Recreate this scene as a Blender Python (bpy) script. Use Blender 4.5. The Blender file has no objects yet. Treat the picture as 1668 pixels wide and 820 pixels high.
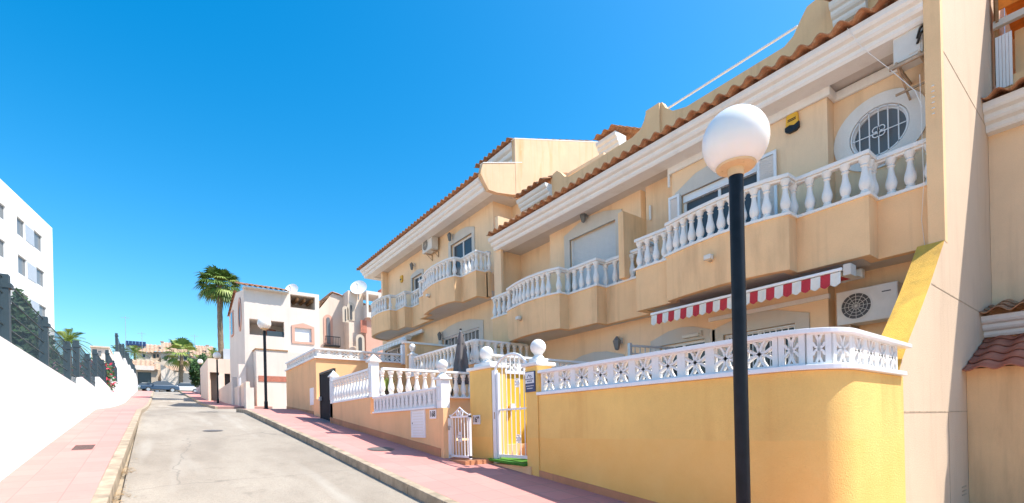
import bpy, bmesh, math, random
from math import radians as R, sin, cos, pi, tan, atan, hypot
from mathutils import Vector, Matrix
random.seed(7)
scene = bpy.context.scene
COL = scene.collection
# ------------------------------------------------------------------ camera frame (measured from the street's vanishing points)
F, CX, CY, PHI, RHO, CZ = 776., 834., 691.6, R(36.96), R(1.31), 1.6
_Rv = Vector((cos(PHI), -sin(PHI), 0)); _Fv = Vector((sin(PHI), cos(PHI), 0)); _Z = Vector((0, 0, 1))
_r = _Rv*cos(RHO) - _Z*sin(RHO); _u = _Rv*sin(RHO) + _Z*cos(RHO)
def ray(u, v): return _Fv + _r*((u-CX)/F) + _u*((CY-v)/F)
def onx(u, v, x):
    d = ray(u, v); return Vector((0, 0, CZ)) + d*(x/d.x)
def ony(u, v, y):
    d = ray(u, v); return Vector((0, 0, CZ)) + d*(y/d.y)
def ond(u, v, k): return Vector((0, 0, CZ)) + ray(u, v)*k
def yu(u, x, v=600): return onx(u, v, x).y

# ------------------------------------------------------------------ street profile
PROF = [(-40, -4.2), (-12, -1.38), (0, 0), (10, 1.15), (20, 2.24), (26, 2.55), (31, 2.84), (40, 3.45), (50, 4.42), (60, 5.35), (68, 6.1), (75, 6.75), (85, 7.25), (120, 8.0), (400, 12)]
def gz(y):
    if y <= PROF[0][0]: return PROF[0][1]
    for (a, za), (b, zb) in zip(PROF, PROF[1:]):
        if y <= b: return za + (zb-za)*(y-a)/(b-a)
    return PROF[-1][1]

# ------------------------------------------------------------------ materials
MATS = {}
def newmat(name):
    m = bpy.data.materials.new(name); m.use_nodes = True
    nt = m.node_tree; b = nt.nodes['Principled BSDF']; MATS[name] = m
    return m, nt, b
def N(nt, t, **k):
    n = nt.nodes.new(t)
    for a, b in k.items():
        if a in n.inputs.keys(): n.inputs[a].default_value = b
        else: setattr(n, a, b)
    return n
def noise(nt, scale, detail=4, rough=.6, stretch=(1, 1, 1)):
    g = N(nt, 'ShaderNodeNewGeometry'); mp = N(nt, 'ShaderNodeMapping'); mp.inputs['Scale'].default_value = stretch
    nt.links.new(g.outputs['Position'], mp.inputs['Vector'])
    n = N(nt, 'ShaderNodeTexNoise'); n.inputs['Scale'].default_value = scale; n.inputs['Detail'].default_value = detail; n.inputs['Roughness'].default_value = rough
    nt.links.new(mp.outputs[0], n.inputs['Vector']); return n.outputs['Fac']
def rng(nt, sock, a, b, c=0., d=1.):
    m = N(nt, 'ShaderNodeMapRange'); nt.links.new(sock, m.inputs['Value'])
    for i, v in zip(('From Min', 'From Max', 'To Min', 'To Max'), (a, b, c, d)): m.inputs[i].default_value = v
    return m.outputs['Result']
def mixc(nt, fac, a, b):
    m = N(nt, 'ShaderNodeMix', data_type='RGBA')
    if isinstance(fac, float): m.inputs[0].default_value = fac
    else: nt.links.new(fac, m.inputs[0])
    for i, c in ((6, a), (7, b)):
        if isinstance(c, tuple): m.inputs[i].default_value = (*c, 1)
        else: nt.links.new(c, m.inputs[i])
    return m.outputs[2]
def mult(c, k): return tuple(min(1, x*k) for x in c)
def bump(nt, b, sock, s, d=.02):
    bp = N(nt, 'ShaderNodeBump'); bp.inputs['Strength'].default_value = s; bp.inputs['Distance'].default_value = d
    nt.links.new(sock, bp.inputs['Height']); nt.links.new(bp.outputs[0], b.inputs['Normal'])
def stucco(name, c, var=.12, streak=.12, grain=.4, dirt=(.35, .25, .17), rough=.9):
    m, nt, b = newmat(name)
    c1 = mixc(nt, rng(nt, noise(nt, .9, 5, .65), .3, .7), mult(c, 1-var), mult(c, 1+var*.6))
    c2 = mixc(nt, rng(nt, noise(nt, 2.2, 6, .6, (1, 1, .16)), .53, .78, 0., streak*2.4), c1, dirt)
    c2 = mixc(nt, rng(nt, noise(nt, 8, 4, .5, (1, 1, .045)), .58, .74, 0., streak*.8), c2, dirt)
    c2 = mixc(nt, rng(nt, noise(nt, 5, 6, .75), .62, .72, 0., streak*1.0), c2, mult(c, 1.15))
    c3 = mixc(nt, rng(nt, noise(nt, 60, 2), .35, .75, 0., .14), c2, mult(c, .6))
    nt.links.new(c3, b.inputs['Base Color']); b.inputs['Roughness'].default_value = rough
    bump(nt, b, noise(nt, 70, 3, .7), grain, .012)
    return m
def plain(name, c, rough=.5, metal=0., var=.06, scale=6., bmp=0.):
    m, nt, b = newmat(name)
    c1 = mixc(nt, rng(nt, noise(nt, scale, 4), .3, .7), mult(c, 1-var), mult(c, 1+var))
    nt.links.new(c1, b.inputs['Base Color']); b.inputs['Roughness'].default_value = rough; b.inputs['Metallic'].default_value = metal
    if bmp: bump(nt, b, noise(nt, scale*8, 3), bmp, .01)
    return m
stucco('peach', (.87, .57, .31), .10, .24, dirt=(.42, .24, .13))
stucco('peach_pale', (.90, .65, .42), .08, .2, dirt=(.5, .32, .18))
YW = stucco('yellow_wall', (.96, .61, .19), .13, .22, .7, dirt=(.70, .33, .08))
stucco('bright_yellow', (.84, .53, .05), .14, .1, 1.0, dirt=(.5, .28, .04))
stucco('gold_render', (.84, .47, .07), .34, .35, 1.0, dirt=(.40, .22, .04))
stucco('orange_wall', (.92, .55, .28), .09, .16, .6, dirt=(.5, .3, .16))
stucco('pink_beige', (.74, .60, .50), .06, .12)
stucco('fin_stone', (.70, .52, .375), .05, .14, .5, dirt=(.42, .27, .17))
stucco('gable_render', (.78, .54, .35), .10, .5, dirt=(.62, .38, .17))
stucco('far_cream', (.60, .52, .43), .08, .15)
stucco('far_white', (.70, .62, .56), .05, .12, dirt=(.45, .36, .3))
stucco('far_tan', (.56, .47, .38), .05, .12)
stucco('rose', (.62, .36, .28), .08, .1)
stucco('white_render', (.80, .80, .80), .05, .16, .5, dirt=(.55, .52, .48))
stucco('white_trim', (.80, .79, .77), .03, .12, .15, dirt=(.45, .40, .34))
stucco('grey_trim', (.62, .59, .54), .05, .12, .6, dirt=(.4, .35, .3))
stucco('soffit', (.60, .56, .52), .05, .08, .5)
stucco('skirting', (.62, .28, .14), .22, .25, .5, dirt=(.25, .14, .08))
plain('white_paint', (.80, .81, .83), .35, 0, .03)
plain('black_paint', (.009, .012, .017), .38, 0, .3, 9, .05)
plain('black_metal', (.02, .02, .02), .4, .3)
plain('ac_white', (.66, .64, .60), .5, 0, .07, 4)
plain('ac_dark', (.06, .06, .065), .6)
plain('shutter_grey', (.62, .63, .64), .5, 0, .03)
plain('panel_grey', (.42, .46, .52), .5, 0, .05)
plain('curtain', (.55, .52, .47), .9)
plain('rust', (.46, .34, .24), .8, 0, .3)
plain('steel', (.45, .47, .49), .4, .6)
plain('fence_slate', (.04, .065, .08), .5, .2, .1)
plain('red_cloth', (.50, .035, .05), .85, 0, .1)
plain('white_cloth', (.74, .72, .66), .9, 0, .06)
plain('orange_cloth', (.70, .20, .02), .85, 0, .2)
plain('grey_cloth', (.13, .12, .125), .9, 0, .15)
plain('wood', (.33, .18, .08), .7, 0, .25)
plain('brick_red', (.42, .15, .10), .8, 0, .2)
plain('sign_blue', (.03, .05, .14), .4)
plain('sign_white', (.75, .76, .78), .4)
plain('alarm_yellow', (.75, .42, .03), .45)
plain('car_blue', (.04, .075, .13), .25, .2)
plain('car_white', (.7, .7, .7), .2)
plain('tyre', (.02, .02, .02), .9)
plain('solar', (.02, .03, .07), .15)
plain('grass_mat', (.06, .22, .02), .95, 0, .35, 60, .6)
plain('pot_dark', (.03, .03, .035), .7)
plain('iron_cover', (.16, .14, .13), .6, .4, .2, 30, .2)
plain('trunk', (.20, .15, .10), .95, 0, .3, 10, .5)
MATS['black_paint'].node_tree.nodes['Principled BSDF'].inputs['Specular IOR Level'].default_value = .2
def paint_seam(m, z):
    # a second coat of paint ends at a ragged horizontal line
    nt = m.node_tree; b = nt.nodes['Principled BSDF']; src = b.inputs['Base Color'].links[0].from_socket
    g = N(nt, 'ShaderNodeNewGeometry'); sp = N(nt, 'ShaderNodeSeparateXYZ'); nt.links.new(g.outputs['Position'], sp.inputs[0])
    ad = N(nt, 'ShaderNodeMath', operation='MULTIPLY_ADD'); nt.links.new(noise(nt, 3, 5), ad.inputs[0]); ad.inputs[1].default_value = .05; nt.links.new(sp.outputs['Z'], ad.inputs[2])
    lo = mixc(nt, rng(nt, noise(nt, 1.4, 5, .65), .35, .7), (.92, .53, .14), (.96, .60, .19))
    nt.links.new(mixc(nt, rng(nt, ad.outputs[0], z, z+.02, .75, 0.), src, lo), b.inputs['Base Color'])
paint_seam(YW, 1.40)
def leafmat(name, c, var=.35):
    m, nt, b = newmat(name)
    oi = noise(nt, 3.5, 2)
    nt.links.new(mixc(nt, rng(nt, oi, .3, .7), mult(c, 1-var), mult(c, 1+var)), b.inputs['Base Color'])
    b.inputs['Roughness'].default_value = .55
    try: b.inputs['Subsurface Weight'].default_value = 0
    except Exception: pass
    return m
leafmat('palm_leaf', (.09, .17, .03)); leafmat('palm_leaf_yellow', (.20, .26, .05)); leafmat('conifer', (.022, .05, .018)); leafmat('hedge', (.028, .075, .014))
leafmat('flower', (.55, .03, .08)); leafmat('flower_pink', (.45, .18, .25)); leafmat('aloe', (.22, .30, .05)); leafmat('dry_leaf', (.38, .25, .12))
def glass(name, c=(.05, .07, .09), rough=.05):
    m, nt, b = newmat(name); b.inputs['Base Color'].default_value = (*c, 1); b.inputs['Roughness'].default_value = rough
    b.inputs['Specular IOR Level'].default_value = .35; return m
glass('glass_dark'); glass('glass_sky', (.07, .08, .09)); glass('glass_shade', (.16, .17, .18), .25)
def globe_mat():
    m, nt, b = newmat('globe_white')
    b.inputs['Base Color'].default_value = (.84, .82, .78, 1); b.inputs['Roughness'].default_value = .28
    b.inputs['Subsurface Weight'].default_value = .5; b.inputs['Subsurface Radius'].default_value = (.25, .22, .18); b.inputs['Subsurface Scale'].default_value = .3
    return m
globe_mat()
plain('globe_collar', (.68, .49, .27), .5, 0, .1)
def tile_mat():
    m, nt, b = newmat('roof_tile')
    c1 = mixc(nt, rng(nt, noise(nt, 4.5, 3), .3, .7), (.30, .13, .07), (.52, .27, .14))
    c2 = mixc(nt, rng(nt, noise(nt, 13, 4), .55, .75), c1, (.60, .44, .30))
    c3 = mixc(nt, rng(nt, noise(nt, 2.3, 5), .6, .75, 0., .7), c2, (.16, .10, .07))
    nt.links.new(c3, b.inputs['Base Color']); b.inputs['Roughness'].default_value = .9
    bump(nt, b, noise(nt, 50, 3), .4, .01)
    m, nt, b = newmat('roof_tile_pale')
    c1 = mixc(nt, rng(nt, noise(nt, 1.5, 3), .3, .7), (.37, .23, .155), (.52, .37, .27))
    nt.links.new(c1, b.inputs['Base Color']); b.inputs['Roughness'].default_value = .9
    m, nt, b = newmat('roof_tile_red')
    c1 = mixc(nt, rng(nt, noise(nt, 4.5, 3), .3, .7), (.34, .10, .06), (.46, .17, .10))
    nt.links.new(c1, b.inputs['Base Color']); b.inputs['Roughness'].default_value = .85
tile_mat()
def road_mat():
    m, nt, b = newmat('asphalt_worn')
    c1 = mixc(nt, rng(nt, noise(nt, .7, 5, .6, (1, .35, 1)), .35, .65), (.27, .225, .175), (.42, .365, .295))
    c2 = mixc(nt, rng(nt, noise(nt, 90, 2, .7), .4, .75, 0., .6), c1, (.16, .15, .14))
    c2 = mixc(nt, rng(nt, noise(nt, 28, 3, .8), .5, .7, 0., .5), c2, (.20, .17, .14))
    c3 = mixc(nt, rng(nt, noise(nt, 2.5, 6, .7), .56, .70, 0., .55), c2, (.21, .18, .145))
    c4 = mixc(nt, rng(nt, noise(nt, 1.1, 3, .5, (1.6, .12, 1)), .56, .70, 0., .4), c3, (.46, .43, .38))
    # a few wandering cracks
    g = N(nt, 'ShaderNodeNewGeometry'); v = N(nt, 'ShaderNodeTexVoronoi'); v.feature = 'DISTANCE_TO_EDGE'; v.inputs['Scale'].default_value = .35
    wn = N(nt, 'ShaderNodeTexNoise'); wn.inputs['Scale'].default_value = 1.5; nt.links.new(g.outputs['Position'], wn.inputs['Vector'])
    mx = N(nt, 'ShaderNodeMix', data_type='VECTOR'); mx.inputs[0].default_value = .35; nt.links.new(g.outputs['Position'], mx.inputs[4]); nt.links.new(wn.outputs['Color'], mx.inputs[5])
    nt.links.new(mx.outputs[1], v.inputs['Vector'])
    c5 = mixc(nt, rng(nt, v.outputs['Distance'], 0., .004, .45, 0.), c4, (.10, .09, .085))
    nt.links.new(c5, b.inputs['Base Color']); b.inputs['Roughness'].default_value = .85
    bump(nt, b, noise(nt, 110, 2, .8), .5, .01)
road_mat()
def pave_mat():
    m, nt, b = newmat('pink_paving')
    g = N(nt, 'ShaderNodeNewGeometry'); mp = N(nt, 'ShaderNodeMapping'); nt.links.new(g.outputs['Position'], mp.inputs['Vector'])
    br = N(nt, 'ShaderNodeTexBrick'); br.offset = 0.; br.inputs['Scale'].default_value = 1
    br.inputs['Brick Width'].default_value = .4; br.inputs['Row Height'].default_value = .4; br.inputs['Mortar Size'].default_value = .006
    br.inputs['Color1'].default_value = (.52, .225, .20, 1); br.inputs['Color2'].default_value = (.58, .26, .23, 1); br.inputs['Mortar'].default_value = (.33, .2, .18, 1)
    nt.links.new(mp.outputs[0], br.inputs['Vector'])
    c2 = mixc(nt, rng(nt, noise(nt, 1.3, 6, .7), .5, .75, 0., .35), br.outputs['Color'], (.56, .33, .28))
    c3 = mixc(nt, rng(nt, noise(nt, 3.1, 6, .7), .60, .75, 0., .5), c2, (.30, .19, .17))
    nt.links.new(c3, b.inputs['Base Color']); b.inputs['Roughness'].default_value = .85
    bump(nt, b, noise(nt, 80, 2, .8), .3, .01)
pave_mat()
plain('kerb_stone', (.36, .29, .21), .9, 0, .35, 3.5, .5)
stucco('terrain', (.40, .33, .24), .15, .1)

# ------------------------------------------------------------------ mesh builder
OFF = {}
class MB:
    def __init__(s): s.v = []; s.f = []; s.m = []; s.mi = 0; s.sm = []; s.smooth = False
    def add(s, vs, fs):
        o = len(s.v); s.v += [tuple(p) for p in vs]
        for f in fs: s.f.append(tuple(i+o for i in f)); s.m.append(s.mi); s.sm.append(s.smooth)
    def box(s, x0, x1, y0, y1, z0, z1):
        x0, x1 = sorted((x0, x1)); y0, y1 = sorted((y0, y1)); z0, z1 = sorted((z0, z1))
        s.add([(x, y, z) for z in (z0, z1) for y in (y0, y1) for x in (x0, x1)],
              [(0, 2, 3, 1), (4, 5, 7, 6), (0, 1, 5, 4), (2, 6, 7, 3), (0, 4, 6, 2), (1, 3, 7, 5)]); return s
    def prism(s, pts, ax, a, b):
        # pts: 2D polygon in the other two axes (x: (y,z); y: (x,z); z: (x,y))
        def P(p, t): return (t, p[0], p[1]) if ax == 'x' else (p[0], t, p[1]) if ax == 'y' else (p[0], p[1], t)
        n = len(pts); ar = sum(pts[i][0]*pts[(i+1) % n][1]-pts[(i+1) % n][0]*pts[i][1] for i in range(n))
        if ar < 0: pts = pts[::-1]
        if a > b: a, b = b, a
        vs = [P(p, a) for p in pts]+[P(p, b) for p in pts]
        fl = ax == 'y'
        fs = [tuple(range(n-1, -1, -1)), tuple(range(n, 2*n))]+[(i, (i+1) % n, n+(i+1) % n, n+i) for i in range(n)]
        if fl: fs = [f[::-1] for f in fs]
        s.add(vs, fs); return s
    def bar(s, p, q, w, h=None, up=(0, 0, 1)):
        h = h or w; p = Vector(p); q = Vector(q); d = (q-p).normalized(); u = Vector(up)
        if abs(d.dot(u)) > .98: u = Vector((1, 0, 0))
        a = d.cross(u).normalized()*w/2; b = a.cross(d).normalized()*h/2
        vs = [c+i*a+j*b for c in (p, q) for i, j in ((-1, -1), (1, -1), (1, 1), (-1, 1))]
        s.add(vs, [(3, 2, 1, 0), (4, 5, 6, 7), (0, 1, 5, 4), (1, 2, 6, 5), (2, 3, 7, 6), (3, 0, 4, 7)]); return s
    def tube(s, pts, r, n=8, cap=True):
        pts = [Vector(p) for p in pts]; rs = r if isinstance(r, (list, tuple)) else [r]*len(pts)
        rings = []; prev = None
        for i, p in enumerate(pts):
            d = (pts[min(i+1, len(pts)-1)]-pts[max(i-1, 0)]).normalized()
            if prev is None:
                a = d.cross(Vector((0, 0, 1)))
                if a.length < .05: a = d.cross(Vector((1, 0, 0)))
            else: a = prev-d*prev.dot(d)
            a.normalize(); prev = a; b = d.cross(a)
            rings.append([p+(a*cos(2*pi*k/n)+b*sin(2*pi*k/n))*rs[i] for k in range(n)])
        vs = [q for rg in rings for q in rg]; fs = []
        for i in range(len(pts)-1):
            for k in range(n): fs.append((i*n+k, i*n+(k+1) % n, (i+1)*n+(k+1) % n, (i+1)*n+k))
        if cap: fs += [tuple(range(n-1, -1, -1)), tuple(range((len(pts)-1)*n, len(pts)*n))]
        s.add(vs, fs); return s
    def lathe(s, prof, c, n=16):
        # prof: (r,z) list bottom to top; c = centre (x,y,z0)
        vs = [(c[0]+r*cos(2*pi*k/n), c[1]+r*sin(2*pi*k/n), c[2]+z) for r, z in prof for k in range(n)]
        fs = [(i*n+k, i*n+(k+1) % n, (i+1)*n+(k+1) % n, (i+1)*n+k) for i in range(len(prof)-1) for k in range(n)]
        fs += [tuple(range(n-1, -1, -1)), tuple(range((len(prof)-1)*n, len(prof)*n))]
        s.add(vs, fs); return s
    def sphere(s, c, r, n=20, m=12, sz=1.):
        return s.lathe([(max(.002, r*sin(pi*i/m)), -r*sz*cos(pi*i/m)) for i in range(m+1)], c, n)
    def sweep(s, path, w0, w1, z0, z1, closed_ends=True):
        # box section swept along a plan path; w0/w1 = offsets to the left/right side of the walking direction
        n = len(path); L = []; Rr = []
        for i in range(n):
            p = Vector(path[i][:2]); a = (p-Vector(path[i-1][:2])).normalized() if i else None
            b = (Vector(path[i+1][:2])-p).normalized() if i < n-1 else None
            a = a or b; b = b or a
            na = Vector((-a.y, a.x)); nb = Vector((-b.y, b.x)); m = (na+nb)
            m = m/max(.35, m.length_squared)*2 if m.length > .01 else na
            L.append(p+m*w0); Rr.append(p+m*w1)
        zz0 = z0 if callable(z0) else (lambda y: z0); zz1 = z1 if callable(z1) else (lambda y: z1)
        vs = []
        for l, r_ in zip(L, Rr): vs += [(l.x, l.y, zz0(l.y)), (r_.x, r_.y, zz0(r_.y)), (r_.x, r_.y, zz1(r_.y)), (l.x, l.y, zz1(l.y))]
        fs = []
        for i in range(n-1):
            for k in range(4): fs.append((4*i+k, 4*i+(k+1) % 4, 4*i+4+(k+1) % 4, 4*i+4+k))
        fs += [(3, 2, 1, 0), tuple(4*(n-1)+k for k in range(4))]
        if w0 > w1: pass
        s.add(vs, fs); return s
    def wall(s, ax, t0, t1, a0, a1, z0, z1, ops=()):
        # wall slab normal to ax ('x' or 'y') from t0 to t1, spanning a0..a1 and z0..z1, with rectangular openings (a,b,za,zb)
        A = sorted({a0, a1, *[q for o in ops for q in o[:2] if a0 < q < a1]}); Zs = sorted({z0, z1, *[q for o in ops for q in o[2:4] if z0 < q < z1]})
        def solid(i, j):
            if i < 0 or j < 0 or i >= len(A)-1 or j >= len(Zs)-1: return False
            ca = (A[i]+A[i+1])/2; cz = (Zs[j]+Zs[j+1])/2
            return not any(o[0] < ca < o[1] and o[2] < cz < o[3] for o in ops)
        def P(t, a, z): return (t, a, z) if ax == 'x' else (a, t, z)
        for i in range(len(A)-1):
            for j in range(len(Zs)-1):
                if not solid(i, j): continue
                a, b, c, d = A[i], A[i+1], Zs[j], Zs[j+1]
                s.add([P(t0, a, c), P(t0, b, c), P(t0, b, d), P(t0, a, d)], [(0, 1, 2, 3)])
                s.add([P(t1, a, c), P(t1, b, c), P(t1, b, d), P(t1, a, d)], [(3, 2, 1, 0)])
                if not solid(i-1, j): s.add([P(t0, a, c), P(t0, a, d), P(t1, a, d), P(t1, a, c)], [(0, 1, 2, 3)])
                if not solid(i+1, j): s.add([P(t0, b, c), P(t0, b, d), P(t1, b, d), P(t1, b, c)], [(3, 2, 1, 0)])
                if not solid(i, j-1): s.add([P(t0, a, c), P(t0, b, c), P(t1, b, c), P(t1, a, c)], [(3, 2, 1, 0)])
                if not solid(i, j+1): s.add([P(t0, a, d), P(t0, b, d), P(t1, b, d), P(t1, a, d)], [(0, 1, 2, 3)])
        return s
    def ewall(s, t0, t1, a0, a1, z0, z1, ca, cz, ra, rz, n=40):
        # x-normal wall with an elliptical hole
        def rect(th):
            dx, dz = cos(th), sin(th); k = 1e9
            if dx > 1e-6: k = min(k, (a1-ca)/dx)
            if dx < -1e-6: k = min(k, (a0-ca)/dx)
            if dz > 1e-6: k = min(k, (z1-cz)/dz)
            if dz < -1e-6: k = min(k, (z0-cz)/dz)
            return (ca+dx*k, cz+dz*k)
        th = sorted([2*pi*i/n for i in range(n)]+[math.atan2(z-cz, a-ca) % (2*pi) for a in (a0, a1) for z in (z0, z1)])
        E = [(ca+ra*cos(t), cz+rz*sin(t)) for t in th]; Q = [rect(t) for t in th]; m = len(th)
        vs = [(t0, *p) for p in E]+[(t0, *p) for p in Q]+[(t1, *p) for p in E]+[(t1, *p) for p in Q]
        fs = []
        for i in range(m):
            j = (i+1) % m; fs += [(i, j, m+j, m+i), (2*m+i, 3*m+i, 3*m+j, 2*m+j), (i, 2*m+i, 2*m+j, j), (m+i, m+j, 3*m+j, 3*m+i)]
        s.add(vs, fs); return s
    def ering(s, t0, t1, ca, cz, ra, rz, rb, rc, n=40):
        vs = []
        for t in (t0, t1):
            for (p, q) in ((ra, rz), (rb, rc)): vs += [(t, ca+p*cos(2*pi*i/n), cz+q*sin(2*pi*i/n)) for i in range(n)]
        fs = []
        for i in range(n):
            j = (i+1) % n
            fs += [(i, j, n+j, n+i), (2*n+i, 3*n+i, 3*n+j, 2*n+j), (i, 2*n+i, 2*n+j, j), (n+i, n+j, 3*n+j, 3*n+i)]
        s.add(vs, fs); return s
    def build(s, name, mats, parent=None, smooth=None, bevel=0):
        if isinstance(mats, str): mats = [mats]
        o_ = OFF.get(parent.name, Vector()) if parent else Vector()
        me = bpy.data.meshes.new(name); me.from_pydata([tuple(Vector(p)-o_) for p in s.v], [], s.f)
        for k in mats: me.materials.append(MATS[k])
        me.polygons.foreach_set('material_index', s.m)
        me.polygons.foreach_set('use_smooth', [bool(smooth) if smooth is not None else x for x in s.sm])
        bm = bmesh.new(); bm.from_mesh(me); bmesh.ops.recalc_face_normals(bm, faces=bm.faces); bm.to_mesh(me); bm.free()
        me.update()
        ob = bpy.data.objects.new(name, me); COL.objects.link(ob)
        if parent: ob.parent = parent; OFF[ob.name] = o_
        else: OFF[ob.name] = Vector()
        if smooth:
            try: me.set_sharp_from_angle(angle=R(40))
            except Exception: pass
        if bevel:
            b = ob.modifiers.new('bevel', 'BEVEL'); b.width = bevel; b.segments = 2; b.limit_method = 'ANGLE'; b.angle_limit = R(50)
        return ob
def tag(o, label, cat, group=None, kind=None):
    if label: o['label'] = label
    if cat: o['category'] = cat
    if group: o['group'] = group
    if kind: o['kind'] = kind
    return o
def thing(name, loc, label, cat, group=None):
    o = bpy.data.objects.new(name, None); COL.objects.link(o); o.location = loc; o.empty_display_size = .2
    OFF[o.name] = Vector(loc); return tag(o, label, cat, group)
def struct(ob): ob['kind'] = 'structure'; return ob
def part(name, mats, parent, fn, **k):
    m = MB(); fn(m); return m.build(name, mats, parent, **k)
def inst(src, name, parent, loc, rotz=0, scale=None):
    o = bpy.data.objects.new(name, src); COL.objects.link(o); o.parent = parent
    o.location = Vector(loc)-OFF[parent.name]; o.rotation_euler = (0, 0, rotz); OFF[o.name] = Vector(loc)
    if scale: o.scale = scale
    return o
def copy_tree(src, loc, rotz=None, scale=None):
    c = src.copy(); COL.objects.link(c); c.location = loc; OFF[c.name] = Vector(loc)
    if rotz is not None: c.rotation_euler = (0, 0, rotz)
    if scale is not None: c.scale = (scale,)*3
    def rec(a, b):
        for ch in a.children:
            d = ch.copy(); COL.objects.link(d); d.parent = b; rec(ch, d)
    rec(src, c); return c

# ------------------------------------------------------------------ shared shapes
BAL = [(.075, 0), (.075, .05), (.050, .07), (.060, .10), (.046, .13), (.068, .20), (.080, .30), (.072, .40), (.052, .52), (.040, .66), (.038, .74), (.058, .78), (.040, .82), (.060, .87), (.070, .92), (.076, .94), (.076, 1.0)]
def baluster_mesh(h, k=1.):
    m = MB(); m.lathe([(r*k, z*h) for r, z in BAL], (0, 0, 0), 12)
    ob = m.build('baluster_shape', 'white_trim', smooth=True); me = ob.data; bpy.data.objects.remove(ob)
    return me
B58 = baluster_mesh(.58); B60 = baluster_mesh(.60, 1.0)
def balusters(path, z, parent, mesh, sp=.25, ends=True):
    seen = []
    for a, b in zip(path, path[1:]):
        a = Vector(a[:2]); b = Vector(b[:2]); L = (b-a).length; n = max(1, round(L/sp))
        for i in range(n+1):
            p = a+(b-a)*i/n
            if not ends and (i == 0 and a == Vector(path[0][:2]) or i == n and b == Vector(path[-1][:2])): continue
            if all((p-q).length > .13 for q in seen):
                seen.append(p); inst(mesh, 'baluster', parent, (p.x, p.y, z if not callable(z) else z(p.y)))
def lattice(m, path, z0, z1, mod=.36, th=.055):
    # openwork concrete blocks: square frames with eight ribs meeting at the centre
    for a, b in zip(path, path[1:]):
        a = Vector(a[:2]); b = Vector(b[:2]); L = (b-a).length
        if L < .12: continue
        n = max(1, round(L/mod)); d = (b-a).normalized(); w = L/n
        nrm = Vector((-d.y, d.x, 0)); h = z1-z0
        for i in range(n):
            c = a+d*(w*(i+.5)); cc = Vector((c.x, c.y, (z0+z1)/2)); D = Vector((d.x, d.y, 0))
            hw = w/2; hh = h/2; fr = .05
            for sx in (-1, 1):
                m.bar(cc+D*sx*(hw-fr/2)-_Z*hh, cc+D*sx*(hw-fr/2)+_Z*hh, th, fr, up=tuple(D))
            for sz in (-1, 1):
                m.bar(cc-D*(hw-fr)+_Z*sz*(hh-.012), cc+D*(hw-fr)+_Z*sz*(hh-.012), th-.002, .024)
            for sx in (-1, 1):
                for sz in (-1, 1):
                    for kx, kz in ((1, .45), (.45, 1)):
                        e = cc+D*sx*kx*(hw-fr)+_Z*sz*kz*(hh-.02)
                        mid = cc+(e-cc)*.5+D*sx*(.008 if kx == 1 else -.008)+_Z*sz*(-.008 if kx == 1 else .008)
                        m.bar(cc, mid, .022, th-.006, up=tuple(nrm)); m.bar(mid, e, .022, th-.006, up=tuple(nrm))
def tile_rows(m, p0, along, n, up, rows, tw=.29, amp=.058, th=.016):
    # p0 corner at the eave; along = unit vector along the eave; up = vector (one tile course up the slope)
    p0 = Vector(p0); along = Vector(along).normalized(); up = Vector(up)
    nrm = along.cross(up).normalized()
    if nrm.z < 0: nrm = -nrm
    S = 8
    def prof(t):  # t in tile widths
        f = t % 1.
        return amp*sin(pi*f/.62) if f < .62 else -amp*.55*sin(pi*(f-.62)/.38)
    N_ = n*S
    m.smooth = True
    for r in range(rows):
        jit = [random.uniform(-.014, .014) for _ in range(n+1)]
        lo = [p0+along*(i/S*tw)+up*(r-.12+jit[i//S]*.9)+nrm*(prof(i/S)+.028) for i in range(N_+1)]
        hi = [p0+along*(i/S*tw)+up*(r+1.0)+nrm*(prof(i/S)+.0) for i in range(N_+1)]
        lo2 = [q-nrm*th for q in lo]; hi2 = [q-nrm*th for q in hi]
        vs = lo+hi+lo2+hi2; k = N_+1; fs = []
        for i in range(N_):
            fs += [(i, i+1, k+i+1, k+i), (2*k+i, 3*k+i, 3*k+i+1, 2*k+i+1), (i, 2*k+i, 2*k+i+1, i+1)]
        fs += [(0, k, 3*k, 2*k), (N_, 2*k+N_, 3*k+N_, k+N_)]
        m.add(vs, fs)
    m.smooth = False
def cornice_prof(x, z0, z1, proj=.30):
    # (x,z) polygon of a three-step cornice, front at x, growing outwards to the top
    h = (z1-z0)/3; s = proj/3
    return [(x+proj, z0), (x+2*s+.03, z0), (x+2*s, z0+.04), (x+2*s, z0+h*.8), (x+s+.03, z0+h), (x+s, z0+h+.04), (x+s, z0+h*1.8), (x+.03, z0+2*h), (x, z0+2*h+.04), (x, z1), (x+proj+.3, z1), (x+proj+.3, z0)]
def arch_trim(m, x, y0, y1, ztop, rise, w=.16, th=.04, zbot=None, side=.16):
    # flat trim round an opening whose head is a low pointed arch; y0<y1 opening edges, x = wall face (trim proud towards -x)
    ym = (y0+y1)/2; out = [(y0-side, zbot), (y0-side, ztop+w), (y0+(y1-y0)*.22, ztop+w+rise*.8), (ym, ztop+w+rise), (y1-(y1-y0)*.22, ztop+w+rise*.8), (y1+side, ztop+w), (y1+side, zbot), (y1, zbot), (y1, ztop), (y0, ztop), (y0, zbot)]
    m.prism(out, 'x', x-th, x+.02)
def grille(m, x, y0, y1, z0, z1, n, r=.008):
    for i in range(n+1):
        y = y0+(y1-y0)*i/n; m.bar((x, y, z0), (x, y, z1), r*2)
    for z in (z0, z1, (z0+z1)/2+(z1-z0)*.22): m.bar((x-.004, y0, z), (x-.004, y1, z), r*2.4, r*2)
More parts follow.
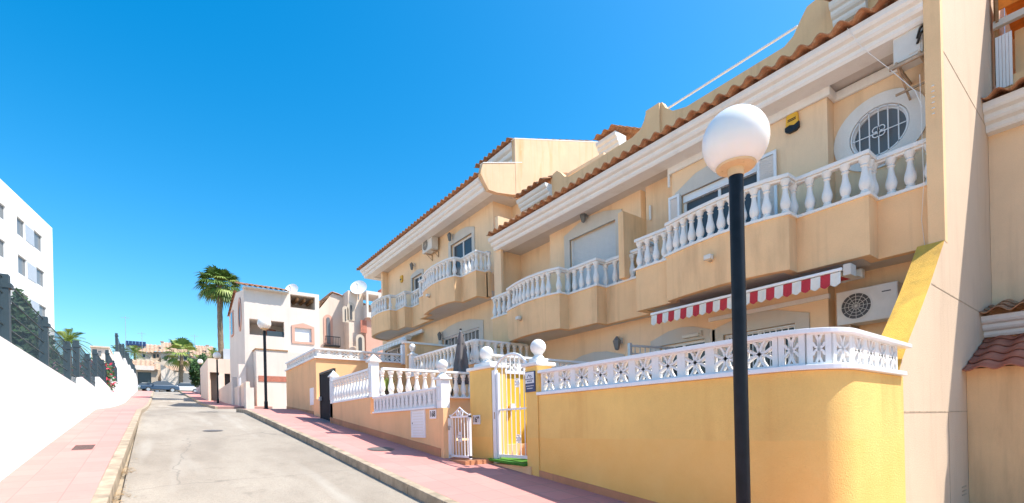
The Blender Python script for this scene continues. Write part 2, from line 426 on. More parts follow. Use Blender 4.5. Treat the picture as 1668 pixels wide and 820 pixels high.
def lantern(loc, label, group='wall lanterns under the eaves and balconies'):
    x, y, z = loc
    t = thing('wall_lantern', loc, label, 'lantern', group)
    part('bracket', 'grey_trim', t, lambda m: (m.box(x-.02, x, y-.05, y+.05, z-.08, z+.06), m.tube([(x, y, z+.02), (x-.10, y, z+.10), (x-.17, y, z+.04)], .012, 6)))
    part('lamp_shade', 'glass_shade', t, lambda m: (m.lathe([(.03, -.22), (.06, -.19), (.105, .02), (.06, .08), (.02, .13)], (x-.17, y, z-.04), 6)))
    return t
def ac_unit(x, y0, y1, z0, z1, depth, label, face='x', hose=True):
    """outdoor unit hung on wall face at x, front towards -x; y0<y1"""
    t = thing('air_conditioner', (x, (y0+y1)/2, z0), label, 'air conditioner', 'air conditioning units on the walls')
    xf = x-depth; h = z1-z0; w = y1-y0
    part('casing', 'ac_white', t, lambda m: m.box(xf, x-.10, y0, y1, z0, z1), bevel=.012)
    cy = y0+w*.66; cz = z0+h*.5; r = h*.37   # fan on the far side
    def fan(m):
        m.ering(xf-.012, xf-.001, cy, cz, r, r, r*1.08, r*1.08, 28)
        for k in (.25, .5, .75): m.ering(xf-.012, xf-.006, cy, cz, r*k, r*k, r*k+.006, r*k+.006, 24)
        for a in range(12): m.bar((xf-.009, cy, cz), (xf-.009, cy+r*cos(a*pi/6), cz+r*sin(a*pi/6)), .006)
    fn = part('fan_guard', 'ac_white', t, fan)
    part('fan', 'ac_dark', t, lambda m: m.ering(xf-.004, xf+.002, cy, cz, .004, .004, r, r, 28))
    part('service_panel', 'ac_white', t, lambda m: (m.box(xf-.006, xf, y0+.02, y0+w*.34, z0+.03, z1-.03)))
    part('badge', 'ac_dark', t, lambda m: m.box(xf-.009, xf-.006, y0+w*.10, y0+w*.24, z1-h*.24, z1-h*.21))
    for yy in (y0+w*.18, y0+w*.8):
        part('bracket', 'rust', t, lambda m: (m.box(xf+.05, x, yy-.02, yy+.02, z0-.04, z0), m.box(x-.03, x, yy-.02, yy+.02, z0-.28, z0-.04), m.bar((xf+.1, yy, z0-.03), (x-.02, yy, z0-.25), .02)))
    if hose:
        part('hose', 'grey_trim', t, lambda m: m.tube([(x-.2, y0+w*.9, z0+.03), (x-.2, y0+w*.95, z0-.12), (x-.05, y1-.02, z0-.2), (x-.03, y1+.05, z0-.6), (x-.03, y1+.04, z0-1.2)], .016, 6))
    return t
# ================================================================== SETTING
YS = [-40, -12]+[y for y in range(-8, 0, 4)]+list(range(0, 82, 2))+[84, 90, 100, 120, 200, 400]
def strip(m, x0, x1, ya, yb, dz, fx0=None, fx1=None, step=2.):
    ys = [ya]+[y for y in [ya+i*step for i in range(1, int((yb-ya)/step)+1)] if y < yb-.01]+[yb]
    ys = sorted(set(ys+[p[0] for p in PROF if ya < p[0] < yb]))
    vs = []
    for y in ys:
        a = fx0(y) if fx0 else x0; b = fx1(y) if fx1 else x1
        vs += [(a, y, gz(y)+dz), (b, y, gz(y)+dz)]
    m.add(vs, [(2*i, 2*i+1, 2*i+3, 2*i+2) for i in range(len(ys)-1)])
m = MB()
xs = [-300, -60, -1.5, 3.5, 60, 300]
for j in range(len(xs)-1):
    strip(m, xs[j], xs[j+1], -40, 400, -.06, step=4)
struct(m.build('ground', 'terrain'))
m = MB(); strip(m, -.32, 2.72, -12, 74, 0); strip(m, 2.72, 4.05, 22.6, 30.6, 0); strip(m, -6, 14, 74, 81, .0)
struct(m.build('road', 'asphalt_worn'))
def LK(y): return -.40+.008*max(0, y-7)
def block_strip(m, fa, fb, ya, yb, dz, dn=.3, gap=None):
    y = ya; st = gap or 2.
    while y < yb-.01:
        y2 = min(y+st, yb); e = .006 if gap else 0
        a0, a1, b0, b1 = fa(y), fa(y2), fb(y), fb(y2)
        vs = [(a0, y+e, gz(y)-dn), (b0, y+e, gz(y)-dn), (b1, y2-e, gz(y2)-dn), (a1, y2-e, gz(y2)-dn), (a0, y+e, gz(y)+dz), (b0, y+e, gz(y)+dz), (b1, y2-e, gz(y2)+dz), (a1, y2-e, gz(y2)+dz)]
        m.add(vs, [(3, 2, 1, 0), (4, 5, 6, 7), (0, 1, 5, 4), (1, 2, 6, 5), (2, 3, 7, 6), (3, 0, 4, 7)]); y = y2
for ya, yb in ((-12, 22.4), (30.8, 73)):
    m = MB(); block_strip(m, lambda y: 2.72, lambda y: 2.86, ya, yb, .14, gap=1.0)
    struct(m.build('kerb', 'kerb_stone', bevel=.012))
    m = MB(); block_strip(m, lambda y: 2.86, lambda y: 5.6, ya, yb, .136)
    struct(m.build('pavement', 'pink_paving'))
m = MB(); block_strip(m, lambda y: LK(y)-.14, LK, -12, 72, .14, gap=1.0); struct(m.build('kerb', 'kerb_stone', bevel=.012))
m = MB(); block_strip(m, lambda y: -1.6, lambda y: LK(y)-.14, -12, 72, .136); struct(m.build('pavement', 'pink_paving'))

def cover(name, x, y, dz, kind, label, rx=.3):
    m = MB(); s = (gz(y+.3)-gz(y-.3))/.6
    if kind == 'round':
        n = 24
        for rr, z in ((rx, .006), (rx*.82, .010)):
            m.add([(x+rr*cos(2*pi*i/n), y+rr*sin(2*pi*i/n), gz(y)+dz+z+s*rr*sin(2*pi*i/n)) for i in range(n)], [tuple(range(n))])
    else:
        for i in range(8):
            yy = y-.28+.08*i; m.box(x-.13, x+.13, yy, yy+.045, gz(yy)+dz-.02, gz(yy)+dz+.008)
    return tag(m.build(name, 'iron_cover'), label, 'manhole cover' if kind == 'round' else 'drain')
p = onx(350, 675, 1.8)
cover('manhole_cover', 1.75, 22.4, 0, 'round', 'round iron manhole cover in the road before the white villa', .36)
cover('manhole_cover', 1.2, 14.2, 0, 'round', 'small round iron cover set in the middle of the sunlit road', .22)
cover('manhole_cover', 3.55, 9.0, .137, 'round', 'dark iron cover in the pink pavement below the white meter door', .26)
cover('drain_cover', -.95, 10.8, .137, 'slot', 'slotted drain cover in the pink pavement along the white wall')

# ================================================================== NEAR TERRACED HOUSE (block with the oval window)
def offset(path, w):
    out = []
    n = len(path)
    for i in range(n):
        p = Vector(path[i]); a = (p-Vector(path[i-1])).normalized() if i else None; b = (Vector(path[i+1])-p).normalized() if i < n-1 else None
        a = a or b; b = b or a; m = Vector((-a.y, a.x))+Vector((-b.y, b.x)); m = m/max(.35, m.length_squared)*2
        q = p+m*w; out.append((q.x, q.y))
    return out
def make_balcony(house, path, z0, zs, rail_segs, xw, label=None, bal=B58):
    zb = z0+.03
    b = part('balcony', 'peach', house, lambda m: m.sweep(path, 0, -.14, z0, zs))
    if label: b['label'] = label
    inner = offset(path, -.14)
    part('underside', 'soffit', b, lambda m: m.prism(inner+[(xw, path[-1][1]), (xw, path[0][1])], 'z', zb, z0+.22))
    part('coping', 'white_trim', b, lambda m: m.sweep(path, .035, -.20, zs, zs+.045))
    for seg in rail_segs:
        part('handrail', 'white_trim', b, lambda m: (m.sweep(seg, .02, -.15, zs+.635, zs+.70), m.sweep(offset(seg, -.02), .005, -.10, zs+.60, zs+.636)), bevel=.008)
        balusters(offset(seg, -.065), zs+.044, b, bal)
    return b
H1 = thing('terraced_house', (9.2, 7, gz(7)), 'peach terraced house nearest the camera with oval window and stone buttress', 'house')
ZS1 = 4.99
path1 = [(9.2, 1.86), (9.2, 2.5), (8.82, 2.5), (8.82, 3.53), (8.53, 3.53), (8.43, 3.85), (8.37, 4.25), (8.36, 4.65), (8.40, 5.1), (8.46, 5.5), (8.55, 5.92), (8.73, 5.95), (8.73, 6.84), (9.2, 6.84), (9.2, 7.42)]
path2 = [(9.2, 7.42), (9.2, 8.14), (8.85, 8.14), (8.85, 9.15), (8.53, 9.15), (8.42, 9.5), (8.37, 9.9), (8.36, 10.3), (8.40, 10.7), (8.47, 11.1), (8.57, 11.5), (8.75, 11.53), (8.75, 12.55), (9.2, 12.55), (9.2, 12.85)]
make_balcony(H1, path1, 4.08, ZS1, [path1[:-1]+[(9.2, 7.36)]], 10.2, 'right balcony with the bulging white balustrade')
make_balcony(H1, path2, 4.08, ZS1, [[(9.2, 7.58)]+path2[1:-1]], 10.2)
# --- fin (buttress) on the near side
finp = [(9.06, 10.6), (9.06, 4.6), (9.02, 4.05), (8.66, 3.72), (8.2, 3.30), (7.75, 2.92), (7.25, 2.52), (6.92, 2.23), (6.74, 2.0), (6.7, 1.7), (6.62, 1.0), (6.58, .0), (6.58, -.3), (14.6, -.3), (14.6, 10.6)]
FT = 1.99
fin = part('buttress_wall', 'fin_stone', H1, lambda m: (m.prism([(9.06, 4.08)]+finp[2:-1]+[(14.6, 4.08)], 'y', 1.68, FT), m.box(9.06, 14.6, 1.68, 1.855, 4.08, 10.6)))
edge = [(9.05, 4.078)]+finp[2:10]
def golden(m):
    o = []
    for i, p in enumerate(edge):
        a = Vector(edge[max(i-1, 0)]); b = Vector(edge[min(i+1, len(edge)-1)]); d = (b-a).normalized(); nn = Vector((d.y, -d.x))
        if nn.x > 0: nn = -nn
        o.append((p[0]+nn.x*.006, p[1]+nn.y*.006))
    m.prism(o+[(p[0]+.05, p[1]-.0) for p in edge[::-1]], 'y', 1.683, FT-.003)
part('golden_edge', 'gold_render', fin, golden)
part('edge_face', 'peach', fin, lambda m: m.box(9.05, 9.2, 1.676, 1.86, 4.07, 10.6))
def groove(m):
    for z, xa, xb in ((3.34, 8.28, 12.4), (1.64, 6.72, 10.19), (6.85, 9.23, 12.4)): m.box(xa, xb, 1.676, 1.682, z-.008, z+.008)
    m.box(9.02, 9.032, 1.676, 1.682, .0, 1.63)
part('groove', 'rust', fin, groove)
part('vent_slot', 'rust', fin, lambda m: [m.box(9.75, 10.02, 1.672, 1.684, z, z+.02) for z in (.36, .42, .48)])
part('light_spots', 'white_trim', fin, lambda m: [m.lathe([(.018, 0), (.018, .012)], (9.04, 1.77, z), 8) for z in (5.92, 6.0, 6.08, 6.16, 6.24, 6.32)] and None)
# --- upper walls
ZW0, ZW1 = 4.2, 7.44
c0 = onx(1434, 212, 9.9); ot = onx(1430, 155, 9.9).z; ib = onx(1434, 172, 9.9).z
OY, OZ = 2.64, 6.41
d1 = (yu(1234, 9.6, 270), yu(1110, 9.6, 300)); dz = onx(1170, 293, 9.6).z
w2 = (yu(1004, 9.9, 380), yu(929, 9.9, 400)); w2z = onx(966, 375, 9.9).z
print('oval', c0, ot, ib, 'door', d1, dz, 'win2', w2, w2z)
def uwall(m):
    m.ewall(9.9, 10.1, 1.855, 3.3, ZW0, ZW1, OY, OZ, .42, .42)
    m.wall('x', 9.6, 9.8, 3.3, 6.45, ZW0, ZW1, [(d1[0], d1[1], 4.3, dz)]); m.box(9.8, 10.1, 3.3, 3.4, ZW0, ZW1); m.box(9.8, 10.1, 6.35, 6.45, ZW0, ZW1)
    m.wall('x', 9.9, 10.1, 6.45, 7.40, ZW0, ZW1)
    m.wall('x', 9.9, 10.1, 7.56, 11.0, ZW0, ZW1, [(w2[0], w2[1], 4.4, w2z)]); m.wall('x', 10.25, 10.4, 11.0, 12.95, ZW0, ZW1); m.box(10.1, 10.3, 10.9, 11.0, ZW0, ZW1)
    m.wall('y', 12.95, 13.1, 9.35, 15, -0, 8.6)
    m.box(9.25, 9.35, 12.7, 13.1, 4.2, 7.4); m.box(9.35, 10.25, 12.9, 12.95, 4.2, 7.44)
part('upper_wall', 'peach_pale', H1, uwall)
part('divider_wall', 'peach', H1, lambda m: m.box(9.02, 9.9, 7.40, 7.56, ZS1+.05, 6.62))
part('moulding', 'white_trim', H1, lambda m: (m.sweep([(9.9, 1.86), (9.9, 3.3), (9.6, 3.3), (9.6, 6.45), (9.9, 6.45), (9.9, 6.6)], .07, 0, 7.24, 7.40), m.tube([(9.56, 6.5, 7.28), (9.56, 6.5, 6.95)], .03, 8)), bevel=.02)
part('drainpipe', 'white_trim', H1, lambda m: m.tube([(9.86, 7.25, 6.9), (9.86, 7.25, 6.55)], .03, 8))
# oval window
ow = part('oval_window', 'white_trim', H1, lambda m: m.ering(9.86, 9.90, OY, OZ, .42, .42, .66, .62))
part('frame', 'white_paint', ow, lambda m: m.ering(9.93, 9.98, OY, OZ, .36, .36, .425, .425))
part('pane', 'glass_shade', ow, lambda m: (m.ering(9.96, 9.965, OY, OZ, .003, .003, .37, .37)))
def og(m):
    for dy in (-.27, -.13, 0.0, .13, .27):
        h = math.sqrt(.41**2-dy*dy); m.bar((9.88, OY+dy, OZ-h), (9.88, OY+dy, OZ+h), .016)
    for k in range(4):
        a = k*pi/2+pi/4; m.ering(9.872, 9.884, OY+.055*cos(a), OZ+.055*sin(a), .04, .04, .054, .054, 14)
    m.ering(9.872, 9.888, OY, OZ, .385, .385, .405, .405, 32); m.bar((9.88, OY-.4, OZ-.02), (9.88, OY+.4, OZ-.02), .014)
part('grille', 'white_paint', ow, og)
# balcony door with open louvred shutters
def door(house, x, y0, y1, z0, z1, open_part=True, name='balcony_door'):
    d = part(name, 'white_paint', house, lambda m: (m.wall('x', x+.08, x+.13, y0, y1, z0, z1, [(y0+.06, (y0+y1)/2-.03, z0+.08, z1-.06), ((y0+y1)/2+.03, y1-.06, z0+.08, z1-.06)])))
    part('pane', 'glass_sky', d, lambda m: (m.box(x+.11, x+.115, y0+.05, y1-.05, z0+.05, z1-.05)))
    return d
bd = door(H1, 9.6, d1[0], d1[1], 4.3, dz)
part('curtain', 'curtain', bd, lambda m: m.box(9.72, 9.73, d1[0]+.08, (d1[0]+d1[1])/2, 4.4, dz-.1))
part('roller_box', 'white_paint', bd, lambda m: (m.box(9.63, 9.71, d1[0]+.01, d1[1]-.01, dz-.16, dz-.005), m.box(9.62, 9.63, d1[0]+.5, d1[1]-.6, dz-.13, dz-.09)))
part('trim', 'grey_trim', bd, lambda m: arch_trim(m, 9.6, d1[0], d1[1], dz, .30, .10, .04, 5.0, .14))
def shutter(m, x, y0, y1, z0, z1):
    m.wall('x', x-.075, x-.045, y0, y1, z0, z1, [(y0+.05, y1-.05, z0+.06, z1-.06)])
    z = z0+.07
    while z < z1-.07: m.bar((x-.06, y0+.05, z), (x-.06, y1-.05, z), .05, .008, up=(.6, 0, .8)); z += .045
for a, b in ((d1[0]-.38, d1[0]-.02), (d1[1]+.02, d1[1]+.30)):
    part('shutter', 'white_paint', bd, lambda m: shutter(m, 9.6, a, b, 4.6, dz+.05))
# arched window with roller shutter
rw = part('roller_window', 'grey_trim', H1, lambda m: arch_trim(m, 9.9, w2[0], w2[1], w2z, .22, .18, .04, 5.0, .22))
part('roller_shutter', 'shutter_grey', rw, lambda m: [m.box(10.0, 10.02, w2[0], w2[1], 4.4+.05*i, 4.445+.05*i) for i in range(int((w2z-4.4)/.05)+1)] and None)
part('guide_rail', 'white_paint', rw, lambda m: [m.box(9.95, 10.0, y, y+.04, 4.4, w2z) for y in (w2[0], w2[1]-.04)] and None)
# --- eaves, tiles, parapet
part('cornice', 'white_trim', H1, lambda m: m.prism(cornice_prof(8.93, 7.38, 7.75), 'y', 1.86, 12.95))
part('soffit', 'soffit', H1, lambda m: m.box(9.5, 10.35, 1.86, 12.95, 7.43, 7.5))
part('roof_tiles', 'roof_tile', H1, lambda m: (tile_rows(m, (8.86, 1.87, 7.80), (0, 1, 0), 38, (.37, 0, .10), 3), ))
part('flat_roof', 'terrain', H1, lambda m: m.box(10.0, 17, 1.86, 12.9, 7.7, 7.9))
par = [(12.9, 8.0), (12.9, 8.55), (12.3, 8.6), (11.3, 8.75), (11.1, 8.9), (11.0, 9.15), (10.9, 9.3), (10.72, 9.33), (10.55, 9.2), (10.4, 9.02), (10.2, 8.93), (7.85, 8.93), (7.6, 9.0), (7.48, 9.15), (7.40, 9.36), (6.95, 9.34), (6.85, 9.15), (6.65, 8.97), (6.3, 8.87), (4.15, 8.87), (3.98, 8.97), (3.84, 9.2), (3.73, 9.36), (3.45, 9.40), (3.3, 9.40), (1.9, 9.4), (1.9, 8.0)]
part('parapet', 'peach', H1, lambda m: m.prism(par, 'x', 10.0, 10.16))
part('parapet_pier', 'peach', H1, lambda m: m.box(9.93, 10.0, 6.98, 7.37, 8.1, 9.32))
def cap(y0, y1, z, x=9.72):
    c = part('tiled_canopy', 'white_trim', H1, lambda m: m.prism(cornice_prof(x, z-.36, z-.02, .24), 'y', y0, y1))
    part('canopy_tiles', 'roof_tile', c, lambda m: tile_rows(m, (x-.07, y0-.02, z+.03), (0, 1, 0), max(2, round((y1-y0)/.29)), (.35, 0, .17), 3))
    part('canopy_wall', 'peach', c, lambda m: m.box(10.17, 12.5, y0+.03, y1-.03, 8, z+.1))
cap(yu(1404, 9.7, 10), yu(1349, 9.7, 10), onx(1352, 0, 9.7).z); cap(10.95, 12.4, 9.02)
_c = ony(1003, 208, 10.35); print('turret', _c)
q_ = part('stair_turret', 'peach', H1, lambda m: m.box(_c.x+.2, _c.x+3, 10.5, 11.2, 7.8, _c.z-.1))
part('turret_cornice', 'white_trim', q_, lambda m: m.prism(cornice_prof(_c.x-.0, _c.z-.5, _c.z-.08, .25), 'y', 10.38, 11.25))
part('turret_tiles', 'roof_tile', q_, lambda m: tile_rows(m, (_c.x-.1, 10.3, _c.z), (0, 1, 0), 3, (.36, 0, .10), 6, tw=.32))
part('roof_rail', 'white_paint', H1, lambda m: m.tube([onx(1089, 176, 10.08), onx(1299, 43, 10.08)], .025, 8))
part('roof_beam', 'peach_pale', H1, lambda m: m.bar(onx(921, 289, 10.6), onx(985, 252, 10.6), .1, .1))
# --- ground floor behind the yellow wall
gA = (yu(1149, 9.6, 550), yu(1075, 9.6, 560)); gAz = onx(1112, 558, 9.6).z
gB = (yu(1296, 9.6, 526), yu(1179, 9.6, 547)); gBz = onx(1240, 536, 9.6).z
gC = (yu(1006, 9.6, 580), yu(935, 9.6, 585)); gCz = onx(985, 592, 9.6).z
print('gA', gA, gAz, 'gB', gB, gBz, 'gC', gC, gCz, 'mould', onx(1240, 508, 9.6).z)
part('ground_floor_wall', 'peach_pale', H1, lambda m: (m.wall('x', 9.6, 9.8, 3.35, 12.95, 1.0, 4.3, [(gA[0], gA[1], 1.5, gAz), (gB[0], gB[1], 1.5, gBz), (gC[0], gC[1], 1.5, gCz)]), m.wall('x', 9.9, 10.1, 1.855, 3.35, 1., 4.3), m.box(9.8, 10, 3.35, 3.45, 1, 4.3), m.box(9.8, 15, 12.7, 12.95, .2, 4.3)))
part('moulding', 'white_trim', H1, lambda m: m.box(9.54, 9.62, 3.32, 5.6, 3.70, 3.78))
for (a, b), z in ((gA, gAz), (gB, gBz), (gC, gCz)):
    d = door(H1, 9.6, a, b, 1.5, z, name='terrace_door')
    part('trim', 'grey_trim', d, lambda m: arch_trim(m, 9.6, a, b, z, .20, .14, .035, 1.5, .24))
    if a == gB[0]: part('grille', 'white_paint', d, lambda m: grille(m, 9.63, a+.03, b-.03, 1.6, z-.03, 12))
# ------------------------------------------------------------------ things on the near house
_a = onx(1362, 489, 9.46); _b = onx(1462, 466, 9.46); print('ac', _a, _b, onx(1362,470,9.46), onx(1362,508,9.46))
ac_unit(9.9, _b.y+.0, _a.y, 3.17, 3.74, .44, 'beige air conditioner hanging beside the red striped awning')
t = ac_unit(9.9, 1.98, 2.85, 6.93, 7.30, .55, 'white air conditioner under the eaves above the oval window', hose=False) if False else None
def top_ac():
    lo = onx(1475, 97, 9.2).z; hi = onx(1475, 32, 9.2).z; ya = yu(1497, 9.2, 60); yb = yu(1454, 9.2, 60); print('topac', lo, hi, ya, yb)
    t = thing('air_conditioner', (9.6, 2.2, lo), 'white air conditioner on rusty brackets high beside the buttress', 'air conditioner', 'air conditioning units on the walls')
    part('casing', 'ac_white', t, lambda m: m.box(9.2, 9.52, 1.90, yb, lo, hi), bevel=.012)
    part('badge', 'ac_dark', t, lambda m: m.box(9.192, 9.2, yb-.16, yb-.05, hi-.12, hi-.09))
    part('service_panel', 'ac_white', t, lambda m: m.box(9.19, 9.2, 1.93, ya+.12, lo+.04, hi-.04))
    part('hose', 'black_metal', t, lambda m: (m.tube([(9.19, ya+.02, lo+.22), (9.12, ya-.03, lo+.30), (9.16, ya-.10, lo+.38), (9.3, 1.9, lo+.40)], .018, 6), m.tube([(9.19, ya+.02, lo+.14), (9.11, ya-.04, lo+.22), (9.16, ya-.12, lo+.30), (9.3, 1.88, lo+.34)], .018, 6)))
    part('bracket', 'rust', t, lambda m: (m.box(9.15, 9.9, 1.92, 1.95, lo-.05, lo-.003), m.box(9.15, 9.9, yb-.06, yb-.03, lo-.05, lo-.003), m.box(9.14, 9.18, 1.87, yb+.04, lo-.09, lo-.05), m.bar((9.2, yb-.045, lo-.04), (9.88, yb-.045, lo-.3), .025), m.box(9.6, 9.63, 1.87, yb+.08, lo-.27, lo-.24)))
top_ac()
tag(part('cable', 'white_trim', None, lambda m: (m.tube([(8.9, 2.75, 7.75), (9.0, 2.6, 7.4), (9.15, 2.3, 6.95), (9.1, 1.98, 6.4), (9.08, 1.9, 6.1)], .005, 5), m.tube([(9.08, 1.92, 6.6), (9.07, 1.9, 5.0), (9.19, 1.96, 4.5), (9.19, 1.93, 4.1)], .0035, 5))), 'thin white cable hanging from the eaves beside the stone buttress', 'cable')
def alarm():
    c = onx(1292, 202, 9.6); t = thing('alarm_box', c, 'yellow and black alarm box on the peach wall behind the globe lamp', 'alarm box')
    y, z = c.y, c.z
    part('body', 'alarm_yellow', t, lambda m: m.prism([(y-.12, z-.12), (y-.10, z+.15), (y-.07, z+.17), (y+.07, z+.17), (y+.10, z+.15), (y+.12, z-.12)], 'x', 9.54, 9.6), bevel=.012)
    part('badge', 'black_metal', t, lambda m: (m.prism([(y-.12, z-.121), (y-.12, z-.02), (y-.04, z-.06), (y+.04, z-.03), (y+.12, z-.05), (y+.12, z-.121), (y+.06, z-.165), (y-.06, z-.165)], 'x', 9.534, 9.6), m.box(9.535, 9.54, y-.07, y+.07, z+.035, z+.05), m.box(9.535, 9.54, y-.07, y+.07, z+.062, z+.077)))
alarm()
def awning(name, x0, x1, y0, y1, ztop, zw, drop, mats, label, n, box_y):
    t = thing(name, (x0, (y0+y1)/2, ztop), label, 'awning', None)
    w = (y1-y0)/n
    def cloth(m):
        for i in range(n):
            m.mi = i % 2; a = y0+i*w
            m.add([(x0, a, ztop), (x0, a+w, ztop), (x1, a+w, zw), (x1, a, zw), (x0, a, ztop-.006), (x0, a+w, ztop-.006), (x1, a+w, zw-.006), (x1, a, zw-.006)], [(0, 1, 2, 3), (7, 6, 5, 4)])
    part('canopy', mats, t, cloth)
    def val(m):
        for i in range(n):
            m.mi = i % 2; a = y0+i*w; k = 8; xx = x0-.02
            f = [(xx-.006*sin(pi*j/k*2), a+w*j/k, ztop-.01) for j in range(k+1)]; g = [(xx-.02-.012*sin(pi*j/k*2), a+w*j/k, ztop-drop*(.82+.18*sin(pi*j/k))) for j in range(k+1)]
            m.add(f+g, [(j, j+1, k+2+j, k+1+j) for j in range(k)])
            m.add([(p[0]+.005, p[1], p[2]) for p in f+g], [(j, j+1, k+2+j, k+1+j)[::-1] for j in range(k)])
    part('valance', mats, t, val)
    part('front_bar', 'white_paint', t, lambda m: m.box(x0-.035, x0+.02, y0-.02, y1+.02, ztop, ztop+.05), bevel=.01)
    part('cassette', 'white_paint', t, lambda m: m.box(x1-.14, x1, y0-.02, y1+.02, zw-.02, zw+.13), bevel=.02)
    for yy in (y0+.25, y1-.25):
        part('arm', 'white_paint', t, lambda m: (m.bar((x0+.02, yy, ztop-.02), ((x0+x1)/2, yy+.2, (ztop+zw)/2-.05), .03), m.bar(((x0+x1)/2, yy+.2, (ztop+zw)/2-.05), (x1-.05, yy, zw-.02), .03)))
    part('mounting', 'grey_trim', t, lambda m: (m.box(x0-.01, x0+.22, box_y-.10, box_y, ztop-.08, ztop+.09), ))
    return t
aw0, aw1 = yu(1370, 8.6, 435), yu(1062, 8.6, 515); awz = onx(1370, 435, 8.6).z
print('awning', aw0, aw1, awz, onx(1062, 512, 8.6).z)
awning('striped_awning', 8.6, 9.6, aw0, aw1, 3.87, 3.94, .23, ['white_cloth', 'red_cloth'], 'red and white striped awning with a scalloped edge under the balcony', 25, aw0-.03)
# flood lights on the fascias
def flood(px, x, label):
    c = onx(*px, x); t = thing('flood_light', c, label, 'flood light', 'small lights on the balcony fronts')
    part('body', 'ac_white', t, lambda m: m.box(c.x-.14, c.x-.03, c.y-.07, c.y+.07, c.z-.045, c.z+.045), bevel=.012)
    part('bracket', 'rust', t, lambda m: (m.box(c.x-.05, c.x+.04, c.y-.02, c.y+.02, c.z-.07, c.z-.045), m.lathe([(.03, 0), (.03, .04)], (c.x-.04, c.y+.09, c.z-.02), 10)))
flood((1158, 421), 8.37, 'small white flood light on the bulging balcony below the globe lamp')
flood((848, 519), 8.37, 'small white flood light on the balcony above the tall white gate')
for px, x, lab in (((957, 350), 9.9, 'grey lantern under the eaves above the closed roller shutter'), ((836, 420), 10.25, 'grey lantern in the shaded corner at the far end of the near house'), ((1012, 555), 9.6, 'small grey lantern on the ground floor wall above the lattice rail'), ((832, 468), 10.2, 'grey lantern low on the shaded upper wall by the far balcony end')):
    if px == (832, 468): continue
    c = onx(*px, x); lantern((x, c.y, c.z), lab)
c = onx(1127, 548, 9.56)
t = thing('wall_light', c, 'flat white tube light above the terrace door under the awning', 'wall light'); part('body', 'ac_white', t, lambda m: m.box(9.48, 9.565, c.y-.2, c.y+.2, c.z-.03, c.z+.04), bevel=.01); part('bracket', 'grey_trim', t, lambda m: m.box(9.52, 9.565, c.y-.25, c.y-.2, c.z-.03, c.z+.09))
# ================================================================== FAR TERRACED HOUSE (block 2)
H2 = thing('terraced_house', (9.2, 18, gz(18)), 'peach terraced house further up with the gabled roof end', 'house')
ZS2 = 6.84; ZC2 = 9.64
pa = [(9.2, 13.4), (9.2, 13.55), (8.82, 13.55), (8.82, 14.5), (8.53, 14.5), (8.42, 14.85), (8.37, 15.3), (8.36, 15.8), (8.40, 16.2), (8.47, 16.6), (8.57, 17.0), (8.75, 17.02), (8.75, 17.75), (9.2, 17.75), (9.2, 18.7)]
pb = [(9.2, 18.7), (9.2, 19.35), (8.85, 19.35), (8.85, 20.25), (8.55, 20.25), (8.43, 20.6), (8.37, 21.1), (8.37, 21.6), (8.43, 22.1), (8.53, 22.5), (8.75, 22.8), (9.2, 23.1), (9.9, 23.2)]
make_balcony(H2, pa, 5.98, ZS2, [pa], 10.2)
make_balcony(H2, pb, 5.98, ZS2, [pb], 10.2)
dw = (yu(770, 9.9, 410), yu(735, 9.9, 400)); dwz = onx(752, 390, 9.9).z
sw = (yu(688, 9.9, 450), yu(672, 9.9, 450)); swz = onx(680, 449, 9.9).z
gw = (yu(782, 9.6, 540), yu(720, 9.6, 553)); gwz = onx(750, 543, 9.6).z
gd = (yu(664, 9.6, 565), yu(628, 9.6, 575)); gdz = onx(645, 566, 9.6).z
print('B2', dw, dwz, sw, swz, gw, gwz, gd, gdz)
def h2wall(m):
    m.wall('x', 9.9, 10.1, 14.0, 23.6, 6.0, ZC2+.15, [(dw[0], dw[1], 6.1, dwz), (sw[0], sw[1], 6.1, swz)])
    m.wall('x', 9.6, 9.8, 13.1, 23.6, 1.5, 6.1, [(gw[0], gw[1], 3.4, gwz), (gd[0], gd[1], 3.4, gdz)])
    m.wall('y', 23.6, 23.8, 9.6, 16, 1.5, ZC2+.15); m.wall('y', 13.22, 13.4, 10.75, 16, 5, ZC2+.1); m.wall('y', 14.0, 14.15, 10.1, 11.5, 6, ZC2+.1); m.wall('x', 10.75, 10.9, 13.4, 14.0, 6, ZC2+.1); m.box(9.2, 9.9, 13.42, 13.5, 5.98, 6.8)
part('wall', 'peach_pale', H2, h2wall)
d = door(H2, 9.9, dw[0], dw[1], 6.1, dwz); part('trim', 'grey_trim', d, lambda m: arch_trim(m, 9.9, dw[0], dw[1], dwz, .22, .16, .04, 6.9, .18))
d = door(H2, 9.9, sw[0], sw[1], 6.1, swz); part('trim', 'grey_trim', d, lambda m: arch_trim(m, 9.9, sw[0], sw[1], swz, .12, .12, .04, 6.9, .14))
d = door(H2, 9.6, gw[0], gw[1], 3.4, gwz, name='terrace_window'); part('trim', 'grey_trim', d, lambda m: arch_trim(m, 9.6, gw[0], gw[1], gwz, .25, .2, .035, 3.4, .25)); part('grille', 'white_paint', d, lambda m: (grille(m, 9.58, gw[0]+.03, gw[1]-.03, 3.45, gwz-.03, 11), [m.ering(9.575, 9.59, gw[0]+(gw[1]-gw[0])*f, gwz-.45, .06, .09, .075, .105, 14) for f in (.2, .5, .8)]))
d = door(H2, 9.6, gd[0], gd[1], 3.4, gdz, name='terrace_door'); part('trim', 'grey_trim', d, lambda m: arch_trim(m, 9.6, gd[0], gd[1], gdz, .2, .15, .035, 3.4, .2))
YE = 25.0
part('cornice', 'white_trim', H2, lambda m: (m.prism(cornice_prof(8.93, ZC2-.05, ZC2+.36), 'y', 13.45, YE), m.box(9.2, 12, YE-.4, YE, ZC2-.049, ZC2+.35)))
